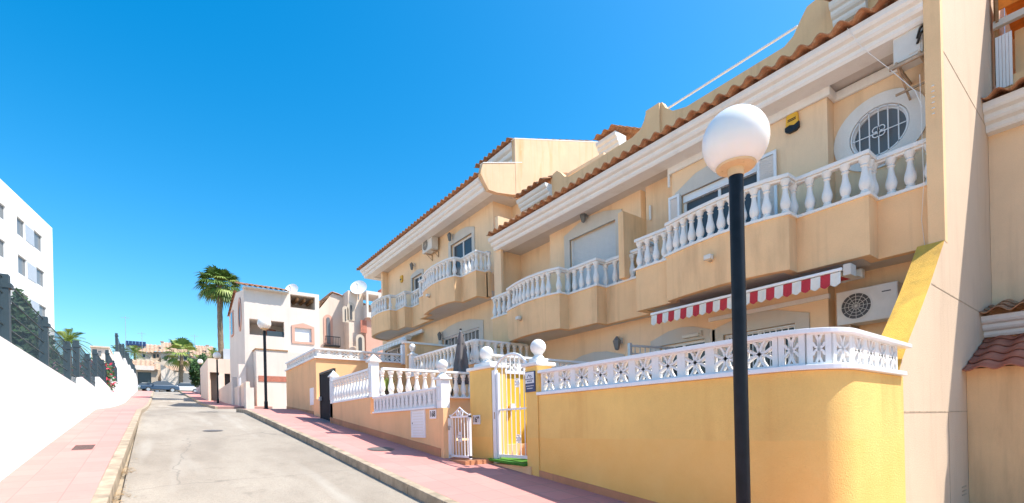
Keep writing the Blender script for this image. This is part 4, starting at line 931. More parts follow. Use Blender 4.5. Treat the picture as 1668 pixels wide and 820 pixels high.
# ================================================================== VEGETATION
def fan_frond(m, base, d, L, rng_, droop):
    droop *= .35 if L > 2.2 else .6
    # petiole then a fan of pointed leaflets
    d = d.normalized(); side = d.cross(_Z); side = side.normalized() if side.length > .05 else Vector((1, 0, 0)); upv = side.cross(d).normalized()
    p1 = base+d*L*.42+Vector((0, 0, -droop*.12*L)); m.tube([base, p1], [.025, .012], 4, False)
    n = 13
    for k in range(n):
        a = (k/(n-1)-.5)*2.5; dd = (d*cos(a)+side*sin(a)).normalized(); l = L*.58*(1-.22*abs(a)/1.25)*rng_.uniform(.85, 1.05)
        w = dd.cross(upv).normalized()*L*.035; mid = p1+dd*l*.55+upv*.02; tip = p1+dd*l+Vector((0, 0, -l*(.22+droop*.35)))
        m.add([p1-w*.3, p1+w*.3, mid+w, mid-w, tip], [(0, 1, 2, 3), (3, 2, 4)])
def pinnate_frond(m, base, d, L, rng_, droop):
    d = d.normalized(); side = d.cross(_Z); side = side.normalized() if side.length > .05 else Vector((1, 0, 0)); n = 16; pts = []
    for i in range(n+1):
        f = i/n; pts.append(base+d*L*f+Vector((0, 0, -droop*L*f*f*.8)))
    m.tube(pts[::4], [.03, .022, .015, .01, .005], 4, False)
    for i in range(2, n+1):
        f = i/n; l = L*.30*sin(pi*min(1, .15+f*.85))**.5
        for sg in (-1, 1):
            dd = (side*sg+d*.7+Vector((0, 0, .15))).normalized(); w = d*L*.02; p = pts[i]; tip = p+dd*l+Vector((0, 0, -l*.35))
            m.add([p-w, p+w, tip], [(0, 1, 2)])
def palm(loc, ztop, rc, rt, label, kind='fan', n=46, mats=('palm_leaf', 'palm_leaf_yellow', 'dry_leaf'), group='palm trees', seed=1, flare=.1):
    r_ = random.Random(seed); x, y, z0 = loc
    t = thing('palm_tree', loc, label, 'palm tree', group)
    def tr(m):
        k = 26; pts = []; rs = []
        for i in range(k+1):
            f = i/k; pts.append((x+.12*sin(f*2.2+seed)-.12*sin(seed), y+.08*sin(f*3)*1., z0-.2+(ztop-z0+.1)*f)); rs.append(rt*(1.15-.3*f)*(1+(.07 if i % 2 else -.02))+rt*.3*max(0, 1-f*8))
        m.tube(pts, rs, 12)
    part('trunk', 'trunk', t, tr)
    xt, yt = x+.12*sin(2.2+seed)-.12*sin(seed), y+.08*sin(3)
    def cr(m):
        for i in range(n):
            a = i*2.399+r_.uniform(-.2, .2); e = 1.35-2.25*(i/n)+r_.uniform(-.12, .12)
            m.mi = 1 if r_.random() < .28 else 0
            if e < -.45 and r_.random() < .6 and len(mats) > 2: m.mi = 2
            d = Vector((cos(a)*cos(e), sin(a)*cos(e), sin(e))); b = Vector((xt, yt, ztop))+Vector((cos(a), sin(a), 0))*rt*.6
            (fan_frond if kind == 'fan' else pinnate_frond)(m, b, d, rc*r_.uniform(.85, 1.08), r_, .5+.5*(i/n))
    part('crown', list(mats), t, cr)
    return t
c = ond(357, 463, 41); print('palm', c)
palm((4.75, 46.4, gz(46)), 13.9, 1.95, .21, 'tall fan palm with a slender ringed trunk beside the white villa', 'fan', 74, ('palm_leaf', 'palm_leaf_yellow'), seed=3)
c = ond(293, 578, 68); palm((c.x, c.y, gz(82)+.1), c.z+.2, 3.0, .24, 'short broad palm standing at the end of the street behind the cars', 'fan', 22, ('palm_leaf_yellow', 'palm_leaf'), seed=5)
c = ond(118, 556, 30); palm((c.x, c.y, 3), c.z, 1.35, .12, 'bright green young palm behind the slate fence beside the white block', 'pin', 30, ('palm_leaf_yellow', 'palm_leaf'), seed=8)
c = ond(192, 575, 60); palm((c.x, c.y, 5), c.z, 1.9, .16, 'palm behind the tall end section of the slate fence', 'pin', 26, ('palm_leaf', 'palm_leaf_yellow'), seed=11)
c = ond(217, 574, 76); palm((c.x, c.y, 7), c.z, 2.0, .18, 'small yellowish palm before the solar panels on the hill', 'pin', 24, ('palm_leaf_yellow', 'palm_leaf'), seed=12)
c = ond(350, 577, 70); palm((c.x, c.y, 7), c.z, 1.7, .18, 'half hidden palm top above the annex left of the tall palm', 'pin', 24, ('palm_leaf_yellow', 'palm_leaf'), seed=15)
def leafy(m, c, rx, ry, rz, n, s, r_, shape='ell'):
    for _ in range(n):
        while True:
            p = Vector((r_.uniform(-1, 1), r_.uniform(-1, 1), r_.uniform(-1, 1)))
            if p.length < 1 and p.length > .35: break
        if shape == 'col': k = (1-.75*max(0, p.z)**1.4); p = Vector((p.x*k, p.y*k, p.z))
        if r_.random() < .25: p *= 1.12
        q = Vector(c)+Vector((p.x*rx, p.y*ry, p.z*rz)); a = Vector((r_.gauss(0, 1), r_.gauss(0, 1), r_.gauss(0, 1))).normalized(); b = a.orthogonal().normalized(); e = s*r_.uniform(.6, 1.3)
        m.add([q-a*e, q+b*e*.5, q+a*e, q-b*e*.5], [(0, 1, 2, 3)])
def shrub(name, loc, h, r, mats, label, cat='shrub', n=900, s=.09, shape='ell', group=None, seed=1):
    r_ = random.Random(seed); t = thing(name, loc, label, cat, group); x, y, z = loc
    part('trunk', 'trunk', t, lambda m: m.tube([(x, y, z-.1), (x+.03, y, z+h*.6)], [r*.09+.02, .015], 6))
    def f(m):
        for i, mt in enumerate(mats):
            m.mi = i; leafy(m, (x, y, z+h*.52), r, r, h*.5, n//(1+2*i), s, r_, shape)
    part('foliage', list(mats), t, f); return t
GL = 2.35
for k, (u_, h, r, lab) in enumerate(((34, 3.6, .75, 'dark conifer nearest the camera behind the slate fence'), (50, 3.3, .8, 'dark conifer beside the second fence post, middle of the conifer row'), (64, 2.9, .8, 'dark conifer lowest and farthest in the conifer row behind the fence'))):
    y_ = 22+k*2.2; x_ = onx(u_, 560, -3.2); x_ = ony(u_, 560, y_).x
    shrub('conifer', (x_, y_, GL+.2), h, r, ['conifer', 'hedge'], lab, 'conifer', 2200, .13, 'col', 'conifers behind the slate fence', 20+k)
x_ = ony(6, 540, 16).x; shrub('shrub', (x_, 16, GL+.1), 1.3, .6, ['conifer'], 'small dark shrub at the left picture edge behind the fence', 'shrub', 700, .07, seed=31)
x_ = ony(84, 575, 20).x; shrub('flowering_shrub', (x_, 20, GL-.1), 1.5, .6, ['hedge', 'flower_pink'], 'pale pink flowering shrub behind the fence past the conifers', 'shrub', 700, .06, seed=32)
x_ = ony(152, 600, 27).x; shrub('flowering_shrub', (x_, 27, 3.1), 1.7, .75, ['hedge', 'flower', 'flower'], 'bright red flowering bougainvillea behind the stepped fence', 'shrub', 700, .09, seed=33)
x_ = ony(130, 590, 24).x; shrub('flowering_shrub', (x_, 24, 2.6), 1.5, .6, ['hedge', 'flower_pink'], 'pink and green shrub just before the red bougainvillea', 'shrub', 600, .08, seed=34)
m = MB(); r_ = random.Random(40)
a = ony(326, 600, 58)
t = thing('hedge', (a.x, 59, gz(59)), 'dark green clipped hedge up the street behind the farthest globe lamp', 'hedge')
for k, (u_, vv, rr, hh, yy) in enumerate(((321, 608, .7, 1.45, 62), (332, 602, .72, 1.75, 64))):
    p_ = ony(u_, vv, yy); part('foliage', ['hedge', 'conifer'], t, lambda m: leafy(m, (p_.x, yy, p_.z), rr, 1.3, hh, 2600, .13, r_, 'ell'))
part('trunk', 'trunk', t, lambda m: m.tube([(a.x+.2, 58, gz(58)), (a.x+.3, 58.2, gz(58)+2)], .07, 6))

# ================================================================== WHITE THREE STOREY VILLA
V1 = thing('villa', (6.7, 36, gz(33)), 'white three storey villa with a tiled roof beside the tall palm', 'house')
Y = 33.
def xz(u, v, y=Y): p = ony(u, v, y); return p.x, p.z
xa = 4.55; xb = xz(520, 500)[0]; xm = xz(470, 470)[0]; zt1 = xz(430, 470)[1]; zt2 = xz(495, 477)[1]
o1 = (xz(405, 540)[0]+.05, xz(463, 540)[0], xz(430, 547)[1], xz(430, 521)[1]-.02)
o2 = (xz(480, 540)[0], xz(507, 540)[0], xz(493, 557)[1], xz(493, 535)[1])
o3 = (xz(473, 490)[0], xz(513, 490)[0], xz(493, 503)[1], xz(493, 482)[1])
print('villa', xa, xm, xb, zt1, zt2, o1, o2, o3)
def vw(m):
    m.wall('y', Y, Y+.25, xa, xm, gz(Y)-.5, zt1-.15, [o1]); m.wall('y', Y, Y+.25, xm, xb, gz(Y)-.5, zt2, [o2, o3])
    m.prism([(Y+.25, gz(Y)-.5), (40, gz(40)-.5), (40, zt1-.6), (36.4, zt1+.35), (Y+.25, zt1-.2)], 'x', xa, xa+.3); m.box(xb-.25, xb, Y+.25, 40, 2, zt2); m.box(xa+.3, xb-.25, 39.8, 40, 2, zt2-.2)
    m.box(xa+.3, xb-.25, Y+1.6, Y+1.8, 2, zt1-.3); m.box(xa+.3, xm, Y+.25, Y+1.6, o1[3]+.01, o1[3]+.25); m.box(xa+.3, xb-.25, Y+.25, Y+1.6, o1[2]-.2, o1[2]-.02); m.box(xm+.1, xb-.25, Y+.25, Y+3, o3[2]-.9, o3[2]-.7)
part('wall', 'far_white', V1, vw)
part('roof', 'roof_tile', V1, lambda m: (tile_rows(m, (xa-.1, Y-.35, zt1-.05), (1, 0, 0), 9, (0, .45, .13), 8), tile_rows(m, (xa-.1, 40.3, zt1-.5), (1, 0, 0), 9, (0, -.45, .13), 8)))
part('roof_eave', 'grey_trim', V1, lambda m: m.box(xa-.05, xm-.05, Y-.32, Y+.3, zt1-.16, zt1-.10))
part('railing', 'fence_slate', V1, lambda m: (m.box(o1[0]+(o1[1]-o1[0])*.5, o1[1], Y+.1, Y+.13, o1[2], o1[2]+.35),))
part('balcony_door', 'brick_red', V1, lambda m: (m.box(o1[0]+(o1[1]-o1[0])*.55, o1[1]-.2, Y+1.55, Y+1.6, o1[2]+.3, o1[3]-.25)))
w_ = part('window', 'rose', V1, lambda m: (m.wall('y', Y-.06, Y+.02, o2[0]-.18, o2[1]+.18, o2[2]-.14, o2[3]+.12, [o2]), m.prism([(o2[0]-.18, o2[3]+.12), (o2[1]+.18, o2[3]+.12), ((o2[0]+o2[1])/2, o2[3]+.33)], 'y', Y-.06, Y+.02)))
part('shutter', 'white_paint', w_, lambda m: m.box(o2[0], o2[1], Y+.06, Y+.09, o2[2], o2[3]))
part('pergola_beam', 'wood', V1, lambda m: [m.box(o3[0]+i*.45, o3[0]+.12+i*.45, Y+.3, Y+2.6, o3[3]-.28, o3[3]-.1) for i in range(5)] and None)
part('pergola_cover', 'far_tan', V1, lambda m: m.box(xm+.05, xb-.25, Y+.25, Y+2.8, o3[3]+.0, o3[3]+.1))
part('side_window', 'rose', V1, lambda m: (m.ering(xa-.06, xa+.01, 34.6, 9.0, .42, .85, .62, 1.08, 24), m.box(xa-.07, xa+.01, 37.6, 38.7, 8.2, 9.9)))
part('side_pane', 'glass_dark', V1, lambda m: m.ering(xa-.02, xa-.01, 34.6, 9.0, .01, .01, .43, .86, 24)); part('side_pane', 'glass_dark', V1, lambda m: m.box(xa-.08, xa-.06, 37.75, 38.55, 8.3, 9.8))
zl = xz(430, 573)[1]
part('lower_block', 'far_white', V1, lambda m: m.box(xz(413, 600)[0], xz(465, 600)[0]+3, Y-1.0, Y-.01, 2, zl-.05)); part('block_coping', 'wood', V1, lambda m: m.box(xz(413, 600)[0]-.05, xz(464, 600)[0], Y-1.05, Y-.02, zl-.05, zl+.02))
za = ony(440, 622, 32).z; part('red_band', 'brick_red', V1, lambda m: m.box(ony(421, 615, 32).x, ony(468, 615, 32).x+3, Y-1.03, Y-1.001, za, za+.34))
c = onx(404, 563, 4.9); t = thing('wall_lantern', c, 'small lantern on the lower corner of the white villa', 'lantern'); part('lamp_shade', 'glass_shade', t, lambda m: m.lathe([(.08, -.2), (.16, .1), (.02, .25)], (c.x-.1, c.y, c.z), 6)); part('bracket', 'grey_trim', t, lambda m: m.box(c.x-.1, c.x+.2, c.y-.03, c.y+.03, c.z+.25, c.z+.3))
def dish(px, y, r, label, tilt=(-.55, -.75, .38)):
    c = ony(*px, y); t = thing('satellite_dish', c, label, 'satellite dish', 'white satellite dishes on the roofs'); d = Vector(tilt).normalized()
    a = d.cross(_Z).normalized(); b = a.cross(d)
    def f(m):
        n = 24; vs = []
        for j in range(6):
            q = j/5; rr = r*q; vs += [c+d*(-.22*r*(1-q*q))+(a*cos(2*pi*i/n)+b*sin(2*pi*i/n))*max(rr, .004) for i in range(n)]
        vs += [p-d*.03 for p in vs]; fs = [(j*n+i, j*n+(i+1) % n, (j+1)*n+(i+1) % n, (j+1)*n+i) for j in range(5) for i in range(n)]; fs += [tuple(6*n+q for q in f_[::-1]) for f_ in fs]; m.add(vs, fs)
    part('dish', 'white_paint', t, f); part('arm', 'steel', t, lambda m: m.bar(c-b*r*.8, c+d*r*.55, .03)); part('receiver', 'grey_trim', t, lambda m: m.sphere(tuple(c+d*r*.6), .07, 8, 6)); part('mast', 'steel', t, lambda m: m.tube([c-d*.15, (c.x, c.y+.1, c.z-r*1.5)], .04, 6))
dish((475, 471), 34, .42, 'small white satellite dish on the roof of the white villa')
dish((584, 468), 35.5, .62, 'large white satellite dish above the loggia of the rose villa')
ya_ = 44.5; t = thing('annex', (5.6, 46, gz(45)), 'low beige annex with a flat roof and a dark opening left of the white villa', 'building')
A0, A1 = ony(338.5, 600, ya_).x, ony(392, 600, ya_).x; za = ony(362, 585, ya_).z; q0 = ony(357, 607, ya_); q1 = ony(366, 621, ya_); q2 = ony(375, 609, ya_)
part('wall', 'pink_beige', t, lambda m: (m.wall('y', ya_, ya_+.25, A0, A1, 2.8, za, [(A0+.12, q0.x, 2.9, q0.z), (q1.x, q2.x, q1.z-.9, q2.z)]), m.box(A0, A0+.2, ya_+.25, 52, 2.8, za), m.box(A1-.2, A1, ya_+.25, 52, 2.8, za), m.box(A0+.2, A1-.2, ya_+.25, 52, za-.25, za-.05)))
part('recess_wall', 'far_tan', t, lambda m: m.box(A0+.2, q0.x+.1, ya_+.9, ya_+1.0, 2.9, za-.3)); part('opening', 'ac_dark', t, lambda m: m.box(q1.x-.1, q2.x+.1, ya_+.4, ya_+.45, q1.z-1, q2.z+.1))
part('parapet', 'panel_grey', t, lambda m: m.box(ony(364, 580, 46).x, A1, 46, 46.2, za, ony(376, 569, 46).z))
t = thing('boundary_wall', (4.3, 33, gz(33)), 'low cream boundary wall with square pillars before the white villa', 'wall')
for k, (ua, ub, vt, lab) in enumerate(((400, 378, 628, None), (378, 356, 628, None), (356, 346, 628, None))):
    ya, yb = yu(ua, 4.25), yu(ub, 4.25); z_ = onx((ua+ub)/2, vt, 4.25).z; part('wall_panel', 'pink_beige', t, lambda m: m.box(4.25, 4.45, ya, yb-.02, 2.2, z_))
for u_, vt in ((401, 632), (389, 594), (379, 615), (355, 612)):
    c = onx(u_, vt, 4.2); part('pillar', 'far_white', t, lambda m: m.box(4.15, 4.55, c.y-.25, c.y+.45, 2.2, c.z))
c = onx(391, 623, 4.14); tag(part('wall_plaque', 'white_paint', None, lambda m: m.box(4.12, 4.15, c.y-.35, c.y+.45, c.z-.2, c.z+.25)), 'small white plaque on the tall pillar before the white villa', 'plaque')
t = thing('boundary_wall', (4.4, 55, gz(55)), 'low white wall up the street between the annex and the hedge', 'wall')
part('wall_panel', 'far_white', t, lambda m: [m.box(4.4, 4.6, a_, a_+4.6, gz(a_)-.3, gz(a_)+1.5) for a_ in (47.5, 52.3, 62.5, 67.3)] and None); part('pillar', 'far_tan', t, lambda m: [m.box(4.35, 4.65, a_, a_+.3, gz(a_)-.3, gz(a_)+2.0) for a_ in (47.2, 52, 57, 62, 67)] and None)

# ================================================================== ROSE VILLA behind the garage
V2 = thing('villa', (12, 38, 4), 'rose and beige gabled villa with a loggia behind the garage', 'house')
Y = 37.
gx = [xz(519, 505, Y), xz(541, 478, Y), xz(560, 483, Y)]
xl = xz(583, 500, Y)[0]; xr = xz(604, 500, Y)[0]; xg = xz(559, 500, Y)[0]
part('gable_wall', 'pink_beige', V2, lambda m: m.prism([(gx[0][0], 2), (gx[0][0], gx[0][1]), gx[1], (gx[2][0]+.4, gx[2][1]-.1), (xr+3, gx[2][1]-.9), (xr+3, 2)], 'y', Y, Y+6))
part('roof', 'roof_tile', V2, lambda m: (tile_rows(m, (gx[0][0]-.15, Y+6, gx[0][1]+.02), (0, -1, 0), 21, ((gx[1][0]-gx[0][0]+.15)/4, 0, (gx[1][1]-gx[0][1]+.1)/4), 4), tile_rows(m, (gx[2][0]+2.0, Y-.15, gx[2][1]-.55), (0, 1, 0), 21, ((gx[1][0]-gx[2][0]-2.0)/6, 0, (gx[1][1]-gx[2][1]+.62)/6), 6)))
zlt = xz(590, 478, Y-1)[1]; zlb = xz(590, 512, Y-1)[1]
part('tower_wall', 'pink_beige', V2, lambda m: (m.box(xg, xl, Y-1.2, Y-.01, 3, zlt)))
part('loggia', 'far_white', V2, lambda m: (m.box(xl, xr+1, Y-1.9, Y-.01, zlt-.25, zlt), m.box(xl, xl+.15, Y-1.9, Y-1.75, zlb, zlt-.25), m.box(xr-.1, xr+.1, Y-1.9, Y-1.75, zlb, zlt-.25), m.box(xl, xr+1, Y-1.9, Y-.01, zlb-.4, zlb), m.box(xl, xl+.12, Y-1.7, Y-.01, zlb, zlb+.6)))
part('lower_wall', 'rose', V2, lambda m: m.box(xl, xr+2, Y-1.6, Y-.01, 3, zlb-.4))
def archw(m, x0, x1, z0, z1, y):
    r0 = (x1-x0)/2; xc = (x0+x1)/2; m.prism([(x0, z0), (x1, z0)]+[(xc+r0*cos(a*pi/10), z1-r0+r0*sin(a*pi/10)) for a in range(11)], 'y', y-.03, y+.02)
for ua, ub, va, vb, yy, nm in ((530, 539, 560, 516, Y, 'arched_window'), (582, 591, 572, 548, Y-1.6, 'arched_window'), (560, 565, 523, 502, Y-1.2, 'arched_window'), (568, 575, 520, 496, Y-1.2, 'arched_window')):
    a = ony(ua, va, yy); b = ony(ub, vb, yy)
    w_ = part(nm, 'rose' if yy == Y else 'far_tan', V2, lambda m: archw(m, a.x-.1, b.x+.1, a.z-.1, b.z+.12, yy-.02)); part('pane', 'glass_shade' if yy == Y else 'ac_dark', w_, lambda m: archw(m, a.x+.1, b.x-.1, a.z, b.z-.1, yy-.06))
a = ony(583, 537, Y-1.6); b = ony(597, 529, Y-1.6); part('small_window', 'brick_red', V2, lambda m: m.box(a.x+.2, b.x, Y-1.64, Y-1.6, a.z-.2, b.z+.3))
a = ony(527, 563, Y); part('balcony_rail', 'black_metal', V2, lambda m: (m.box(a.x, a.x+1.1, Y-.5, Y-.46, a.z+.6, a.z+.65), m.box(a.x, a.x+1.1, Y-.5, Y, a.z-.1, a.z), [m.box(a.x+.12*i, a.x+.12*i+.02, Y-.49, Y-.47, a.z, a.z+.62) for i in range(10)]))
part('chimney', 'brick_red', V2, lambda m: (m.box(*sorted((ony(620, 475, 36).x, ony(630, 475, 36).x)), 36, 36.6, 10, ony(625, 472, 36).z), ))

# ================================================================== FAR HOUSES
def far_house(y, ua, ub, vt, vr, label, wall='far_cream', wins=(), sheds=0, depth=7, base=6.):
    a = ony(ua, vt, y); b = ony(ub, vt, y); zt_ = (a.z+b.z)/2; t = thing('far_house', ((a.x+b.x)/2, y, base), label, 'house', 'houses at the end of the street')
    part('wall', wall, t, lambda m: m.wall('y', y, y+.3, a.x, b.x, base, zt_, [(ony(w[0], 600, y).x, ony(w[1], 600, y).x, ony(w[0], w[3], y).z, ony(w[0], w[2], y).z) for w in wins]))
    part('side_wall', wall, t, lambda m: (m.box(a.x, a.x+.3, y+.3, y+depth, base, zt_), m.box(b.x-.3, b.x, y+.3, y+depth, base, zt_), m.box(a.x, b.x, y+depth, y+depth+.2, base, zt_)))
    for w in wins: part('window', 'glass_dark', t, lambda m: m.box(ony(w[0], 600, y).x, ony(w[1], 600, y).x, y+.18, y+.2, ony(w[0], w[3], y).z, ony(w[0], w[2], y).z))
    if vr:
        dz_ = ony(ua, vr, y+depth/2).z-zt_; n = max(3, int((b.x-a.x+.5)/.5))
        part('roof', 'roof_tile_pale', t, lambda m: tile_rows(m, (a.x-.25, y-.4, zt_-.02), (1, 0, 0), n, (0, (depth/2+.4)/6, dz_/6), 6, tw=(b.x-a.x+.5)/n, amp=.07))
    return t
t = far_house(88, 216, 257, 602, 586, 'tan house with a carport under a low tiled roof at the end of the street', 'far_tan', [(224, 246, 606, 630)], base=6.5)
part('fascia', 'far_white', t, lambda m: m.box(ony(219, 600, 87.5).x, ony(251, 600, 87.5).x, 87.3, 87.5, ony(230, 603, 87.5).z, ony(230, 596, 87.5).z))
far_house(90, 251, 272, 590, None, 'plain beige house with a blank wall left of the street end palm', 'far_tan', base=6.5)
t = thing('boundary_wall', (3, 84.5, 7), 'bright cream wall behind the short palm at the street end', 'wall'); part('wall_panel', 'far_white', t, lambda m: m.prism([(ony(262, 600, 84.5).x, 6.5), (ony(262, 600, 84.5).x, ony(262, 594, 84.5).z), (ony(285, 605, 84.5).x, ony(285, 606, 84.5).z), (ony(335, 605, 84.5).x, ony(335, 612, 84.5).z), (ony(345, 605, 84.5).x, 6.5)], 'y', 84.5, 84.8))
far_house(104, 222, 247, 574, 565, 'pale house below the solar panels on the hill', 'far_cream', [(233, 237, 577, 582)], base=8)
far_house(108, 240, 262, 573, 561, 'cream hillside house with a broad tiled roof left of centre', 'far_cream', [(250, 254, 577, 584), (256, 259, 577, 582)], base=8)
far_house(102, 262, 315, 575, 563, 'long cream hillside house with a tiled roof behind the short palm', 'far_cream', [(268, 273, 580, 588), (280, 284, 580, 586), (300, 305, 580, 586)], base=8)
far_house(99, 312, 362, 582, 569, 'cream hillside house with a tiled roof just left of the tall palm', 'far_cream', [(318, 322, 588, 594), (328, 332, 588, 594)], base=8)
far_house(95, 300, 345, 595, 588, 'low tan house behind the hedge at the street end', 'far_tan', [(316, 322, 600, 607)], base=7)
far_house(96, 195, 226, 592, None, 'white house part hidden behind the end of the slate fence', 'far_cream', base=7)
far_house(116, 268, 300, 568, 558, 'upper hillside house rising behind the long cream house', 'far_white', [(274, 278, 571, 575), (286, 290, 571, 575)], base=9)
far_house(118, 322, 348, 572, 563, 'small upper hillside house between the two palms', 'far_cream', [(328, 331, 575, 579)], base=9)
far_house(86.5, 272, 300, 604, 596, 'low tan house with a pale tiled roof directly behind the short palm', 'far_tan', [(276, 281, 609, 618), (290, 295, 609, 616)], base=7)
for ua_, ub_, vt_, yy_ in ((262, 266, 557, 103), (308, 312, 560, 104), (336, 340, 563, 101)):
    a = ony(ua_, vt_, yy_); b = ony(ub_, vt_, yy_); tt = thing('chimney', (a.x, yy_, a.z-2), {262: 'leftmost small chimney on the hillside roofs', 308: 'middle small chimney on the hillside roofs', 336: 'rightmost small chimney on the hillside roofs near the tall palm'}[ua_], 'chimney', 'chimneys on the hillside roofs'); part('stack', 'far_tan', tt, lambda m: m.box(a.x, b.x, yy_, yy_+.6, a.z-2, a.z)); part('cap', 'roof_tile_pale', tt, lambda m: m.box(a.x-.08, b.x+.08, yy_-.08, yy_+.68, a.z, a.z+.1))
t = thing('solar_array', (ony(220, 560, 106).x, 106, 13), 'dark solar panels tilted on a hillside roof', 'solar panel')
a = ony(204, 562, 106); b = ony(238, 562, 106); zt_ = ony(220, 554.5, 106).z
n_ = 6
for i in range(n_):
    x0_ = a.x+(b.x-a.x)*i/n_; x1_ = a.x+(b.x-a.x)*(i+.92)/n_; part('panel', 'solar', t, lambda m: m.prism([(106, a.z), (106.05, a.z-.03), (107.2, zt_-.03), (107.15, zt_)], 'x', x0_, x1_))
part('frame', 'steel', t, lambda m: m.box(a.x, b.x, 106.8, 106.9, a.z-1.2, a.z+.4))
for u_, vt, y, lab in ((204, 515, 100, 'tall thin aerial mast above the end of the slate fence'), (231, 541, 104, 'short thin aerial mast on the hillside roofs'), (317, 545, 98, 'small aerial left of the tall palm')):
    c = ony(u_, vt, y); t = thing('aerial', (c.x, y, c.z-5), lab, 'aerial', 'aerials on the far roofs'); part('mast', 'steel', t, lambda m: m.tube([(c.x, y, c.z-6), c], .035, 5)); part('antenna', 'steel', t, lambda m: (m.bar((c.x-.6, y, c.z-.3), (c.x+.5, y, c.z-.3), .04), [m.bar((c.x-.5+.25*i, y-.2, c.z-.3), (c.x-.5+.25*i, y+.2, c.z-.3), .03) for i in range(5)]))
# cars
def car(c, rotz, paint, label):
    t = thing('parked_car', (0, 0, 0), label, 'car', 'cars parked at the end of the street')
    W_ = .85
    def shell(m):
        P = [(-2.1, .35), (-2.12, .62), (-2.0, .80), (-1.15, .92), (1.5, .96), (2.0, .88), (2.12, .6), (2.1, .35)]
        m.prism(P, 'y', -W_, W_)
    part('body', paint, t, shell, bevel=.06)
    def cab(m):
        a = [(-1.15, .92), (-.45, 1.40), (.95, 1.43), (1.6, .95)]
        vs = [(p[0], -W_*(.95 if p[1] < 1 else .72), p[1]) for p in a]+[(p[0], W_*(.95 if p[1] < 1 else .72), p[1]) for p in a]
        m.add(vs, [(0, 1, 2, 3), (7, 6, 5, 4), (0, 4, 5, 1), (1, 5, 6, 2), (2, 6, 7, 3)])
    cb = part('cabin_glass', 'glass_dark', t, cab); part('roof', paint, t, lambda m: m.prism([(-.42, 1.395), (-.35, 1.44), (.85, 1.47), (.95, 1.43)], 'y', -W_*.73, W_*.73), bevel=.01)
    for sx in (-1.3, 1.3):
        for sy in (-1, 1):
            def wh(m): m.tube([(sx, sy*(W_-.18), .32), (sx, sy*(W_+.01), .32)], .32, 18)
            w_ = part('wheel', 'tyre', t, wh); part('rim', 'steel', w_, lambda m: m.tube([(sx, sy*(W_-.02), .32), (sx, sy*(W_+.02), .32)], .2, 14))
    for sy in (-1, 1):
        part('headlight', 'sign_white', t, lambda m: m.box(-2.13, -2.05, sy*.5-.14, sy*.5+.14, .62, .74)); part('tail_light', 'brick_red', t, lambda m: m.box(2.04, 2.12, sy*.6-.12, sy*.6+.12, .66, .82)); part('mirror', paint, t, lambda m: m.box(-.85, -.7, sy*.86, sy*1.02, .92, 1.04))
    t.location = c; t.rotation_euler = (0, 0, rotz); return t
c = ond(262, 634, 62); car((c.x-.2, c.y+1, gz(c.y)), R(12), 'car_blue', 'dark blue car parked across the end of the street')
c = ond(238, 627, 66); car((c.x-.2, c.y+1.5, gz(c.y)), R(8), 'car_white', 'white car behind the blue car by the carport')
c = ond(300, 632, 66); car((c.x, c.y+1.2, gz(c.y)), R(0), 'car_white', 'white car before the cream wall below the short palm')

# dry leaves and grit gathered along the left kerb
m = MB(); r_ = random.Random(77)
for _ in range(420):
    y_ = r_.choice((r_.uniform(4, 14), r_.gauss(7.4, .25), r_.gauss(9.0, .2), r_.gauss(6.2, .3))); x_ = LK(y_)+abs(r_.gauss(0, .07))+.01; s_ = r_.uniform(.008, .028); a_ = r_.uniform(0, 6)
    c_ = Vector((x_, y_, gz(y_)+.006+r_.uniform(0, .012))); p_ = Vector((cos(a_)*s_, sin(a_)*s_, .115*sin(a_)*s_)); q_ = Vector((-sin(a_)*s_*.5, cos(a_)*s_*.5, .115*cos(a_)*s_*.5))
    m.add([c_-p_, c_+q_, c_+p_, c_-q_], [(0, 1, 2, 3)])
tag(m.build('dry_leaves', 'dry_leaf'), 'scattered dry leaves and grit along the left kerb', 'dry leaves', kind='stuff')
# ================================================================== LEFT WALL AND FENCE
LW = thing('boundary_wall', (-1.6, 20, gz(20)), 'long bright white stepped wall along the left pavement', 'wall')
steps = [(-12, 3.0, 2.35), (3.0, 16.5, 2.80), (16.5, 21.5, 3.08), (21.5, 27.1, 3.55), (27.1, 34.4, 4.22), (34.4, 42, 6.15), (42, 50, 6.75), (50, 58, 7.2), (58, 66, 7.7), (66, 73, 8.1)]
XW = -1.45
# smaller side steps between panels (the wall top steps up with the hill)
for a_, b_, z_ in steps:
    part('wall_panel', 'white_render', LW, lambda m: m.box(XW-.22, XW, a_, b_, gz(a_)-1, z_))
struct(MB().wall('x', XW-.23, XW-.24, 0, 1, 0, 1).build('terrain', 'terrain')) if False else None
m = MB(); strip(m, -60, XW-.2, 3, 34, 1.4 if False else 0) if False else None
gm = MB(); prev = None
gp_ = [(-40, 1.0), (3, 2.3), (16, 2.4), (22, 2.8), (28, 3.2), (34, 3.9), (44, 5.2), (60, 6.6), (80, 7.2)]
gm.add([q for y_, z_ in gp_ for q in ((-90, y_, z_), (XW-.2, y_, z_))], [(2*i, 2*i+1, 2*i+3, 2*i+2) for i in range(len(gp_)-1)])
struct(gm.build('terrain', 'terrain'))
FN = thing('fence', (-1.55, 20, gz(20)), 'dark slate wire mesh fence with square posts on top of the white wall', 'fence')
XF = -1.56
fsec = [(-3, 3.0, 2.38, 3.2), (3.0, 16.5, 2.86, 3.70), (16.5, 21.5, 3.12, 3.98), (21.5, 27.1, 3.60, 4.45), (27.1, 34.4, 4.26, 5.2), (34.4, 42, 6.2, 7.15), (42, 50, 6.8, 7.7), (50, 58, 7.25, 8.15), (58, 66, 7.75, 8.65), (66, 73, 8.15, 9)]
npost = 0
